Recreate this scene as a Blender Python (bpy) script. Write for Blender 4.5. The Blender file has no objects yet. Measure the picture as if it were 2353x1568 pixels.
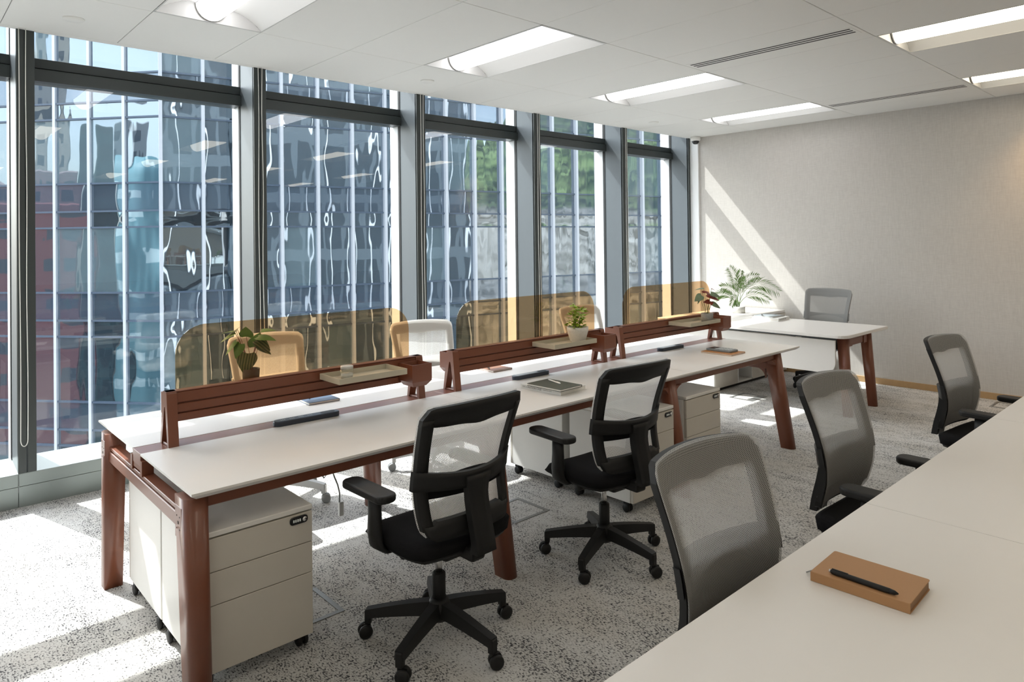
import bpy, bmesh, math, random
from mathutils import Vector, Matrix, Euler
random.seed(7)
sc = bpy.context.scene
C = sc.collection
PI = math.pi
R = math.radians

# ------------------------------------------------------------------ camera
cam_d = bpy.data.cameras.new('camera'); cam = bpy.data.objects.new('camera', cam_d); C.objects.link(cam)
sc.camera = cam
F_PX, CY, YAW, PITCH, ROLL = 1579.04, 541.464, 0.8307013, 0.00826975, 0.01160833
cam_d.sensor_width = 36; cam_d.sensor_fit = 'HORIZONTAL'
cam_d.lens = F_PX * 36 / 2353
cam_d.shift_y = -(784 - CY) / 2353
cam_d.clip_start = 0.05; cam_d.clip_end = 1000
fw = Vector((math.cos(YAW), math.sin(YAW), 0)); rt = Vector((math.sin(YAW), -math.cos(YAW), 0)); dn = Vector((0, 0, -1))
f2 = fw * math.cos(PITCH) - dn * math.sin(PITCH); d2 = dn * math.cos(PITCH) + fw * math.sin(PITCH)
r2 = rt * math.cos(ROLL) + d2 * math.sin(ROLL); d3 = d2 * math.cos(ROLL) - rt * math.sin(ROLL)
cm = Matrix(((r2.x, -d3.x, -f2.x, 0), (r2.y, -d3.y, -f2.y, 0), (r2.z, -d3.z, -f2.z, 1.6), (0, 0, 0, 1)))
cam.matrix_world = cm

# ------------------------------------------------------------------ world, sun, exposure
w = bpy.data.worlds.new('world'); sc.world = w; w.use_nodes = True
wn = w.node_tree; wn.nodes.clear()
sky = wn.nodes.new('ShaderNodeTexSky'); sky.sky_type = 'NISHITA'; sky.sun_disc = False
sky.sun_elevation = R(49.5); sky.sun_rotation = R(-16); sky.air_density = 1.2; sky.dust_density = 2.5; sky.ozone_density = 1.0
bg = wn.nodes.new('ShaderNodeBackground'); bg.inputs['Strength'].default_value = 0.50
wo = wn.nodes.new('ShaderNodeOutputWorld')
hs = wn.nodes.new('ShaderNodeHueSaturation'); hs.inputs['Saturation'].default_value = 0.45      # hazy, pale city sky
wn.links.new(sky.outputs[0], hs.inputs['Color']); wn.links.new(hs.outputs[0], bg.inputs[0]); wn.links.new(bg.outputs[0], wo.inputs[0])
sun_d = bpy.data.lights.new('sun', 'SUN'); sun_d.energy = 8.2; sun_d.angle = R(0.55); sun_d.color = (1.0, 0.975, 0.945)
sun = bpy.data.objects.new('sun', sun_d); C.objects.link(sun)
sun.rotation_euler = Vector((0.29, -1, -1.22)).to_track_quat('-Z', 'Y').to_euler(); sun.location = (-3, 12, 15)
LAMP = 4.0            # brightness of the ceiling luminaires
sc.view_settings.view_transform = 'Standard'; sc.view_settings.look = 'None'
sc.view_settings.exposure = 0.52; sc.view_settings.gamma = 1.0; sc.view_settings.use_curve_mapping = False
sc.cycles.transparent_max_bounces = 24
sc.cycles.sample_clamp_indirect = 6.0

# ------------------------------------------------------------------ materials
MT = {}
def nt(name):
    m = bpy.data.materials.new(name); m.use_nodes = True; MT[name] = m
    n = m.node_tree; b = n.nodes['Principled BSDF']; return m, n, b
def mat(name, col, rough=0.5, metal=0.0, spec=0.5, noise=0.0, scale=20, bump=0.0, coat=0.0, stretch=(1, 1, 1)):
    m, n, b = nt(name)
    b.inputs['Roughness'].default_value = rough; b.inputs['Metallic'].default_value = metal
    b.inputs['Specular IOR Level'].default_value = spec; b.inputs['Coat Weight'].default_value = coat
    tc = n.nodes.new('ShaderNodeTexCoord'); mp = n.nodes.new('ShaderNodeMapping'); mp.inputs['Scale'].default_value = stretch
    no = n.nodes.new('ShaderNodeTexNoise'); no.inputs['Scale'].default_value = scale; no.inputs['Detail'].default_value = 4
    n.links.new(tc.outputs['Object'], mp.inputs[0]); n.links.new(mp.outputs[0], no.inputs[0])
    r = n.nodes.new('ShaderNodeMapRange'); r.inputs[3].default_value = 1 - noise; r.inputs[4].default_value = 1 + noise
    n.links.new(no.outputs['Fac'], r.inputs[0])
    mx = n.nodes.new('ShaderNodeMix'); mx.data_type = 'RGBA'; mx.blend_type = 'MULTIPLY'; mx.inputs[0].default_value = 1
    mx.inputs[6].default_value = (*col, 1); n.links.new(r.outputs[0], mx.inputs[7]); n.links.new(mx.outputs[2], b.inputs['Base Color'])
    if bump:
        bp = n.nodes.new('ShaderNodeBump'); bp.inputs['Strength'].default_value = bump; bp.inputs['Distance'].default_value = 0.01
        n.links.new(no.outputs['Fac'], bp.inputs['Height']); n.links.new(bp.outputs[0], b.inputs['Normal'])
    return m
mat('laminate', (0.80, 0.775, 0.745), 0.32, noise=0.015, scale=6)
mat('laminate_edge', (0.55, 0.51, 0.46), 0.45)
mat('terracotta', (0.185, 0.058, 0.028), 0.36, spec=0.55, coat=0.12, noise=0.03, scale=60)
mat('terracotta_flat', (0.22, 0.082, 0.052), 0.30, spec=0.6, noise=0.02)
mat('dark_slot', (0.03, 0.018, 0.012), 0.6)
mat('white_steel', (0.80, 0.785, 0.75), 0.38, noise=0.01)
mat('drawer_face', (0.61, 0.57, 0.505), 0.42, noise=0.01)
mat('black_plastic', (0.011, 0.011, 0.011), 0.5, spec=0.35, noise=0.1, scale=200, bump=0.03)
mat('black_gloss', (0.012, 0.012, 0.014), 0.2)
mat('black_fabric', (0.012, 0.012, 0.013), 0.95, spec=0.1, noise=0.3, scale=400, bump=0.1)
mat('grey_plastic', (0.58, 0.58, 0.57), 0.4)
mat('pale_plastic', (0.62, 0.61, 0.58), 0.42)
mat('caster_grey', (0.28, 0.29, 0.29), 0.4)
mat('chrome', (0.75, 0.75, 0.75), 0.15, metal=1.0)
mat('ceiling_white', (0.78, 0.78, 0.765), 0.6, noise=0.01)
mat('reflector_white', (0.60, 0.60, 0.585), 0.4)
mat('wall_white', (0.80, 0.79, 0.77), 0.7)
mat('mullion_grey', (0.115, 0.135, 0.15), 0.42, metal=0.1, noise=0.03)
mat('mullion_dark', (0.045, 0.054, 0.054), 0.36, metal=0.1)
mat('sill_metal', (0.26, 0.295, 0.285), 0.33, metal=0.35, noise=0.05, scale=3)
mat('gasket', (0.012, 0.014, 0.015), 0.6)
mat('outer_white', (0.83, 0.84, 0.85), 0.4)
mat('cord_white', (0.82, 0.82, 0.78), 0.5)
mat('baseboard_wood', (0.42, 0.27, 0.13), 0.45, noise=0.1, scale=30)
mat('beige_tray', (0.50, 0.46, 0.36), 0.45, noise=0.01)
mat('concrete', (0.30, 0.30, 0.29), 0.85, noise=0.25, scale=60, bump=0.3)
mat('concrete_pale', (0.62, 0.61, 0.57), 0.85, noise=0.12, scale=60, bump=0.2)
mat('dark_pot', (0.10, 0.085, 0.075), 0.7)
mat('ribbed_white', (0.72, 0.69, 0.63), 0.7, noise=0.25, scale=40, stretch=(8, 8, 0.7), bump=0.3)
mat('soil', (0.05, 0.035, 0.02), 0.95, noise=0.4, scale=120, bump=0.6)
mat('navy', (0.045, 0.075, 0.13), 0.4)
mat('navy_gloss', (0.02, 0.028, 0.045), 0.28)
mat('tan_cover', (0.44, 0.235, 0.105), 0.55, noise=0.03, scale=90)
mat('brown_leather', (0.22, 0.095, 0.045), 0.45)
mat('orange_tan', (0.47, 0.20, 0.05), 0.5)
mat('green_grey_cover', (0.06, 0.075, 0.062), 0.45)
mat('paper', (0.80, 0.78, 0.73), 0.8, noise=0.05, scale=20, stretch=(1, 1, 60))
mat('book_white', (0.82, 0.82, 0.80), 0.45)
mat('tan_pages', (0.30, 0.17, 0.085), 0.7)
mat('ink_grey', (0.22, 0.22, 0.22), 0.6)
mat('pen_silver', (0.6, 0.6, 0.6), 0.3, metal=0.8)
mat('phone_grey', (0.22, 0.25, 0.27), 0.4)
mat('phone_key', (0.50, 0.53, 0.54), 0.5)
mat('leaf_green', (0.09, 0.30, 0.03), 0.45, noise=0.35, scale=60)
mat('leaf_lime', (0.30, 0.42, 0.03), 0.5, noise=0.45, scale=50)
mat('leaf_palm', (0.12, 0.22, 0.05), 0.5, noise=0.35, scale=30)
mat('leaf_begonia', (0.16, 0.22, 0.13), 0.5, noise=0.4, scale=60)
mat('leaf_red', (0.22, 0.03, 0.012), 0.45, noise=0.3, scale=60)
mat('stem_red', (0.26, 0.075, 0.03), 0.5)
mat('stem_green', (0.16, 0.20, 0.05), 0.5)
mat('socket_grey', (0.35, 0.36, 0.37), 0.3)
mat('floor_box_metal', (0.22, 0.22, 0.21), 0.4, metal=0.5)
mat('fin_white', (0.78, 0.80, 0.85), 0.35)
mat('facade_frame', (0.10, 0.14, 0.20), 0.35)
mat('facade_core', (0.03, 0.04, 0.05), 0.7)
mat('asphalt', (0.22, 0.22, 0.21), 0.9, noise=0.2, scale=0.2)
mat('hill_green', (0.12, 0.14, 0.07), 0.9, noise=0.85, scale=0.22, bump=1.0)
mat('rock', (0.33, 0.30, 0.25), 0.9, noise=0.4, scale=0.3)
mat('led_white', (0.8, 0.85, 0.85), 0.4)

def hill_mix():
    m, n, b = nt('hill_mix'); b.inputs['Roughness'].default_value = 0.95
    tc = n.nodes.new('ShaderNodeTexCoord')
    n1 = n.nodes.new('ShaderNodeTexNoise'); n1.inputs['Scale'].default_value = 0.35; n1.inputs['Detail'].default_value = 6
    n2 = n.nodes.new('ShaderNodeTexNoise'); n2.inputs['Scale'].default_value = 0.06; n2.inputs['Detail'].default_value = 3
    for q in (n1, n2): n.links.new(tc.outputs['Object'], q.inputs[0])
    sp = n.nodes.new('ShaderNodeSeparateXYZ'); n.links.new(tc.outputs['Object'], sp.inputs[0])
    hr = n.nodes.new('ShaderNodeMapRange'); hr.inputs[1].default_value = 2; hr.inputs[2].default_value = 16; n.links.new(sp.outputs['Z'], hr.inputs[0])
    ad = n.nodes.new('ShaderNodeMath'); ad.operation = 'ADD'; n.links.new(hr.outputs[0], ad.inputs[0]); n.links.new(n2.outputs['Fac'], ad.inputs[1])
    st = n.nodes.new('ShaderNodeMapRange'); st.inputs[1].default_value = 0.75; st.inputs[2].default_value = 0.95; n.links.new(ad.outputs[0], st.inputs[0])
    g = n.nodes.new('ShaderNodeValToRGB'); g.color_ramp.elements[0].position = 0.38; g.color_ramp.elements[1].position = 0.65
    g.color_ramp.elements[0].color = (0.02, 0.035, 0.02, 1); g.color_ramp.elements[1].color = (0.14, 0.19, 0.08, 1); n.links.new(n1.outputs['Fac'], g.inputs[0])
    r = n.nodes.new('ShaderNodeValToRGB'); r.color_ramp.elements[0].position = 0.35; r.color_ramp.elements[1].position = 0.6
    r.color_ramp.elements[0].color = (0.08, 0.075, 0.06, 1); r.color_ramp.elements[1].color = (0.33, 0.31, 0.28, 1); n.links.new(n1.outputs['Fac'], r.inputs[0])
    mx = n.nodes.new('ShaderNodeMix'); mx.data_type = 'RGBA'; n.links.new(st.outputs[0], mx.inputs[0]); n.links.new(r.outputs[0], mx.inputs[6]); n.links.new(g.outputs[0], mx.inputs[7])
    n.links.new(mx.outputs[2], b.inputs['Base Color'])
hill_mix()
def striped_leaf():
    m, n, b = nt('leaf_striped'); b.inputs['Roughness'].default_value = 0.4
    tc = n.nodes.new('ShaderNodeTexCoord'); wv = n.nodes.new('ShaderNodeTexWave')
    wv.bands_direction = 'Y'; wv.inputs['Scale'].default_value = 24; wv.inputs['Distortion'].default_value = 1.2
    n.links.new(tc.outputs['Object'], wv.inputs[0])
    cr = n.nodes.new('ShaderNodeValToRGB'); cr.color_ramp.elements[0].position = 0.3; cr.color_ramp.elements[1].position = 0.75
    cr.color_ramp.elements[0].color = (0.025, 0.085, 0.012, 1); cr.color_ramp.elements[1].color = (0.20, 0.27, 0.13, 1)
    n.links.new(wv.outputs['Fac'], cr.inputs[0]); n.links.new(cr.outputs[0], b.inputs['Base Color'])
striped_leaf()

def emit(name, col, s):
    m, n, b = nt(name); b.inputs['Base Color'].default_value = (*col, 1)
    b.inputs['Emission Color'].default_value = (*col, 1); b.inputs['Emission Strength'].default_value = s
emit('lamp_cool', (0.985, 0.975, 1.0), LAMP)
emit('lamp_warm', (1.0, 0.90, 0.74), LAMP)

def pane_mat(name, tint, ior=1.5, boost=1.0):
    m = bpy.data.materials.new(name); m.use_nodes = True; MT[name] = m; n = m.node_tree; n.nodes.clear()
    o = n.nodes.new('ShaderNodeOutputMaterial'); mx = n.nodes.new('ShaderNodeMixShader')
    t = n.nodes.new('ShaderNodeBsdfTransparent'); t.inputs[0].default_value = (*tint, 1)
    g = n.nodes.new('ShaderNodeBsdfGlossy'); g.inputs['Roughness'].default_value = 0.0; g.inputs[0].default_value = (1, 1, 1, 1)
    f = n.nodes.new('ShaderNodeFresnel'); f.inputs[0].default_value = ior
    mul = n.nodes.new('ShaderNodeMath'); mul.operation = 'MULTIPLY'; mul.inputs[1].default_value = boost; mul.use_clamp = True
    ge = n.nodes.new('ShaderNodeNewGeometry'); mr = n.nodes.new('ShaderNodeMapRange'); mr.inputs[3].default_value = ior; mr.inputs[4].default_value = 1 / ior
    n.links.new(ge.outputs['Backfacing'], mr.inputs[0]); n.links.new(mr.outputs[0], f.inputs[0])   # same reflectance from both sides of a thin pane
    n.links.new(f.outputs[0], mul.inputs[0]); n.links.new(mul.outputs[0], mx.inputs[0])
    n.links.new(t.outputs[0], mx.inputs[1]); n.links.new(g.outputs[0], mx.inputs[2]); n.links.new(mx.outputs[0], o.inputs[0])
pane_mat('window_glass', (0.93, 0.955, 0.96), 1.45, 0.9)
pane_mat('amber_acrylic', (0.83, 0.665, 0.485), 1.45, 0.8)
pane_mat('clear_glass', (0.95, 0.97, 0.96), 1.45)

def mesh_fabric(name, col, cover=0.62):
    m = bpy.data.materials.new(name); m.use_nodes = True; MT[name] = m; n = m.node_tree
    n.nodes.remove(n.nodes['Principled BSDF']); b = n.nodes.new('ShaderNodeMixShader'); b.inputs[0].default_value = 0.45
    df = n.nodes.new('ShaderNodeBsdfDiffuse'); tr = n.nodes.new('ShaderNodeBsdfTranslucent')
    for q in (df, tr): q.inputs[0].default_value = (*col, 1)
    n.links.new(df.outputs[0], b.inputs[1]); n.links.new(tr.outputs[0], b.inputs[2])      # thin woven threads pass some light
    o = n.nodes['Material Output']
    tc = n.nodes.new('ShaderNodeTexCoord'); sp = n.nodes.new('ShaderNodeSeparateXYZ'); n.links.new(tc.outputs['UV'], sp.inputs[0])
    def sn(out, k, ph=None):
        a = n.nodes.new('ShaderNodeMath'); a.operation = 'MULTIPLY'; a.inputs[1].default_value = k; n.links.new(out, a.inputs[0]); a_out = a.outputs[0]
        if ph:
            q = n.nodes.new('ShaderNodeMath'); q.operation = 'ADD'; n.links.new(a_out, q.inputs[0]); n.links.new(ph, q.inputs[1]); a_out = q.outputs[0]
        s = n.nodes.new('ShaderNodeMath'); s.operation = 'SINE'; n.links.new(a_out, s.inputs[0]); return s.outputs[0]
    kv = 2 * PI / 0.0085
    sv = sn(sp.outputs['Y'], kv)
    sg = n.nodes.new('ShaderNodeMath'); sg.operation = 'SIGN'; n.links.new(sv, sg.inputs[0])
    ph = n.nodes.new('ShaderNodeMath'); ph.operation = 'MULTIPLY'; ph.inputs[1].default_value = PI / 2; n.links.new(sg.outputs[0], ph.inputs[0])
    su = sn(sp.outputs['X'], 2 * PI / 0.0062, ph.outputs[0])
    ab = n.nodes.new('ShaderNodeMath'); ab.operation = 'ABSOLUTE'; n.links.new(sv, ab.inputs[0])
    mu = n.nodes.new('ShaderNodeMath'); mu.operation = 'MULTIPLY'; n.links.new(su, mu.inputs[0]); n.links.new(ab.outputs[0], mu.inputs[1])
    gt = n.nodes.new('ShaderNodeMath'); gt.operation = 'GREATER_THAN'; gt.inputs[1].default_value = cover - 0.34; n.links.new(mu.outputs[0], gt.inputs[0])
    mx = n.nodes.new('ShaderNodeMixShader'); t = n.nodes.new('ShaderNodeBsdfTransparent')
    n.links.new(gt.outputs[0], mx.inputs[0]); n.links.new(b.outputs[0], mx.inputs[1]); n.links.new(t.outputs[0], mx.inputs[2]); n.links.new(mx.outputs[0], o.inputs[0])
mesh_fabric('mesh_grey', (0.56, 0.55, 0.53), 0.66)
mesh_fabric('mesh_pale', (0.78, 0.77, 0.745), 0.78)
mesh_fabric('mesh_mid', (0.42, 0.42, 0.41), 0.74)
mat('mid_plastic', (0.27, 0.275, 0.275), 0.42)

def carpet():
    m, n, b = nt('carpet'); b.inputs['Roughness'].default_value = 0.97; b.inputs['Specular IOR Level'].default_value = 0.1
    tc = n.nodes.new('ShaderNodeTexCoord')
    def noise(sc_, stretch, det=3, rough=0.6):
        mp = n.nodes.new('ShaderNodeMapping'); mp.inputs['Scale'].default_value = stretch; n.links.new(tc.outputs['Object'], mp.inputs[0])
        no = n.nodes.new('ShaderNodeTexNoise'); no.inputs['Scale'].default_value = sc_; no.inputs['Detail'].default_value = det; no.inputs['Roughness'].default_value = rough
        n.links.new(mp.outputs[0], no.inputs[0]); return no.outputs['Fac']
    fine = noise(135, (1.15, 0.6, 1), 2, 0.55); dens = noise(3.2, (1.6, 0.5, 1), 3); mid = noise(22, (1.5, 0.6, 1), 3); warm = noise(2.2, (1, 0.6, 1), 2); pile = noise(300, (1, 1, 1), 2)
    def mth(op, a, bb):
        q = n.nodes.new('ShaderNodeMath'); q.operation = op
        for i, v in enumerate((a, bb)):
            if isinstance(v, float): q.inputs[i].default_value = v
            else: n.links.new(v, q.inputs[i])
        return q.outputs[0]
    s = mth('ADD', mth('ADD', fine, mth('MULTIPLY', dens, 0.33)), mth('MULTIPLY', mid, 0.35))
    cr = n.nodes.new('ShaderNodeValToRGB'); e = cr.color_ramp.elements
    e[0].position = 0.675; e[0].color = (0.065, 0.065, 0.072, 1)
    e[1].position = 0.737; e[1].color = (0.235, 0.23, 0.228, 1)
    x = cr.color_ramp.elements.new(0.79); x.color = (0.49, 0.485, 0.47, 1)
    x = cr.color_ramp.elements.new(0.93); x.color = (0.62, 0.615, 0.60, 1)
    n.links.new(s, cr.inputs[0])
    w2 = n.nodes.new('ShaderNodeValToRGB'); w2.color_ramp.elements[0].color = (1, 1, 1, 1); w2.color_ramp.elements[1].color = (0.90, 0.875, 0.84, 1)
    w2.color_ramp.elements[0].position = 0.42; w2.color_ramp.elements[1].position = 0.62; n.links.new(warm, w2.inputs[0])
    mx = n.nodes.new('ShaderNodeMix'); mx.data_type = 'RGBA'; mx.blend_type = 'MULTIPLY'; mx.inputs[0].default_value = 1
    n.links.new(cr.outputs[0], mx.inputs[6]); n.links.new(w2.outputs[0], mx.inputs[7]); n.links.new(mx.outputs[2], b.inputs['Base Color'])
    bp = n.nodes.new('ShaderNodeBump'); bp.inputs['Strength'].default_value = 0.5; bp.inputs['Distance'].default_value = 0.004
    n.links.new(pile, bp.inputs['Height']); n.links.new(bp.outputs[0], b.inputs['Normal'])
carpet()
def wall_fabric():
    m, n, b = nt('wall_fabric'); b.inputs['Roughness'].default_value = 0.75; b.inputs['Specular IOR Level'].default_value = 0.25
    tc = n.nodes.new('ShaderNodeTexCoord'); outs = []
    for st in ((1, 60, 5), (1, 8, 90)):
        mp = n.nodes.new('ShaderNodeMapping'); mp.inputs['Scale'].default_value = st; n.links.new(tc.outputs['Object'], mp.inputs[0])
        no = n.nodes.new('ShaderNodeTexNoise'); no.inputs['Scale'].default_value = 2.2; no.inputs['Detail'].default_value = 5; n.links.new(mp.outputs[0], no.inputs[0]); outs.append(no.outputs['Fac'])
    ad = n.nodes.new('ShaderNodeMath'); ad.operation = 'ADD'; n.links.new(outs[0], ad.inputs[0]); n.links.new(outs[1], ad.inputs[1])
    cr = n.nodes.new('ShaderNodeValToRGB'); cr.color_ramp.elements[0].position = 0.35 ; cr.color_ramp.elements[1].position = 0.65
    dv = n.nodes.new('ShaderNodeMath'); dv.operation = 'MULTIPLY'; dv.inputs[1].default_value = 0.5; n.links.new(ad.outputs[0], dv.inputs[0]); n.links.new(dv.outputs[0], cr.inputs[0])
    cr.color_ramp.elements[0].color = (0.52, 0.495, 0.465, 1); cr.color_ramp.elements[1].color = (0.60, 0.575, 0.54, 1)
    n.links.new(cr.outputs[0], b.inputs['Base Color'])
    bp = n.nodes.new('ShaderNodeBump'); bp.inputs['Strength'].default_value = 0.15; bp.inputs['Distance'].default_value = 0.003; n.links.new(dv.outputs[0], bp.inputs['Height']); n.links.new(bp.outputs[0], b.inputs['Normal'])
wall_fabric()
def facade_glass(name, base, tint, fac, wob=0.025):
    m = bpy.data.materials.new(name); m.use_nodes = True; MT[name] = m; n = m.node_tree
    b = n.nodes['Principled BSDF']; b.inputs['Base Color'].default_value = (*base, 1); b.inputs['Roughness'].default_value = 0.5; b.inputs['Specular IOR Level'].default_value = 0.0
    g = n.nodes.new('ShaderNodeBsdfGlossy'); g.inputs[0].default_value = (*tint, 1); g.inputs['Roughness'].default_value = 0.015
    tc = n.nodes.new('ShaderNodeTexCoord'); mp = n.nodes.new('ShaderNodeMapping'); mp.inputs['Scale'].default_value = (1.6, 1.6, 0.45)
    oi = n.nodes.new('ShaderNodeObjectInfo'); vm = n.nodes.new('ShaderNodeVectorMath'); vm.operation = 'SCALE'; vm.inputs[0].default_value = (37, 91, 53)
    n.links.new(oi.outputs['Random'], vm.inputs['Scale']); n.links.new(tc.outputs['Object'], mp.inputs[0]); n.links.new(vm.outputs[0], mp.inputs['Location'])
    no = n.nodes.new('ShaderNodeTexNoise'); no.inputs['Scale'].default_value = 1.0; no.inputs['Detail'].default_value = 1; n.links.new(mp.outputs[0], no.inputs[0])
    bp = n.nodes.new('ShaderNodeBump'); bp.inputs['Strength'].default_value = wob; bp.inputs['Distance'].default_value = 0.22
    n.links.new(no.outputs['Fac'], bp.inputs['Height']); n.links.new(bp.outputs[0], g.inputs['Normal'])
    mx = n.nodes.new('ShaderNodeMixShader'); mx.inputs[0].default_value = fac
    n.links.new(b.outputs[0], mx.inputs[1]); n.links.new(g.outputs[0], mx.inputs[2]); n.links.new(mx.outputs[0], n.nodes['Material Output'].inputs[0])
facade_glass('facade_vision', (0.05, 0.075, 0.10), (0.50, 0.58, 0.66), 0.55, 0.025)
facade_glass('facade_blind', (0.17, 0.24, 0.27), (0.50, 0.58, 0.66), 0.38, 0.025)
facade_glass('facade_spandrel', (0.08, 0.11, 0.15), (0.45, 0.53, 0.62), 0.35, 0.02)
def city_mat(name, wall, win, sx, sz, frac=0.55):
    m, n, b = nt(name); b.inputs['Roughness'].default_value = 0.6
    tc = n.nodes.new('ShaderNodeTexCoord'); sp = n.nodes.new('ShaderNodeSeparateXYZ'); n.links.new(tc.outputs['Object'], sp.inputs[0])
    ad = n.nodes.new('ShaderNodeMath'); ad.operation = 'ADD'; n.links.new(sp.outputs['X'], ad.inputs[0]); n.links.new(sp.outputs['Y'], ad.inputs[1])
    res = []
    for o_, s_ in ((ad.outputs[0], sx), (sp.outputs['Z'], sz)):
        d = n.nodes.new('ShaderNodeMath'); d.operation = 'DIVIDE'; d.inputs[1].default_value = s_; n.links.new(o_, d.inputs[0])
        f = n.nodes.new('ShaderNodeMath'); f.operation = 'FRACT'; n.links.new(d.outputs[0], f.inputs[0])
        l = n.nodes.new('ShaderNodeMath'); l.operation = 'LESS_THAN'; l.inputs[1].default_value = frac; n.links.new(f.outputs[0], l.inputs[0]); res.append(l.outputs[0])
    mu = n.nodes.new('ShaderNodeMath'); mu.operation = 'MULTIPLY'; n.links.new(res[0], mu.inputs[0]); n.links.new(res[1], mu.inputs[1])
    mx = n.nodes.new('ShaderNodeMix'); mx.data_type = 'RGBA'; mx.inputs[6].default_value = (*wall, 1); mx.inputs[7].default_value = (*win, 1)
    n.links.new(mu.outputs[0], mx.inputs[0]); n.links.new(mx.outputs[2], b.inputs['Base Color'])
city_mat('city_red', (0.36, 0.13, 0.12), (0.12, 0.12, 0.13), 5, 3.4, 0.4)
city_mat('city_pink', (0.42, 0.30, 0.29), (0.10, 0.13, 0.15), 3, 3.2, 0.45)
city_mat('city_teal', (0.16, 0.33, 0.36), (0.55, 0.70, 0.70), 1.6, 3.0, 0.35)
city_mat('city_grey', (0.40, 0.42, 0.42), (0.08, 0.10, 0.12), 3.4, 3.2, 0.55)
city_mat('city_cream', (0.60, 0.55, 0.45), (0.12, 0.14, 0.15), 2.6, 3.1, 0.5)
city_mat('own_facade', (0.11, 0.135, 0.15), (0.035, 0.05, 0.06), 1.485, 4.2, 0.80)
city_mat('city_dark', (0.04, 0.075, 0.07), (0.02, 0.03, 0.03), 3, 3.2, 0.6)

# ------------------------------------------------------------------ helpers
def tag(o, label=None, cat=None, group=None, kind=None):
    if label: o['label'] = label
    if cat: o['category'] = cat
    if group: o['group'] = group
    if kind: o['kind'] = kind
    return o
def empty(name, loc=(0, 0, 0), rz=0.0, parent=None):
    o = bpy.data.objects.new(name, None); C.objects.link(o); o.location = loc; o.rotation_euler = (0, 0, rz)
    o.empty_display_size = 0.1
    if parent: o.parent = parent
    return o
def thing(name, label, cat, loc=(0, 0, 0), rz=0.0, group=None):
    return tag(empty(name, loc, rz), label, cat, group)
def struct(o): o['kind'] = 'structure'; return o

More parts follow.
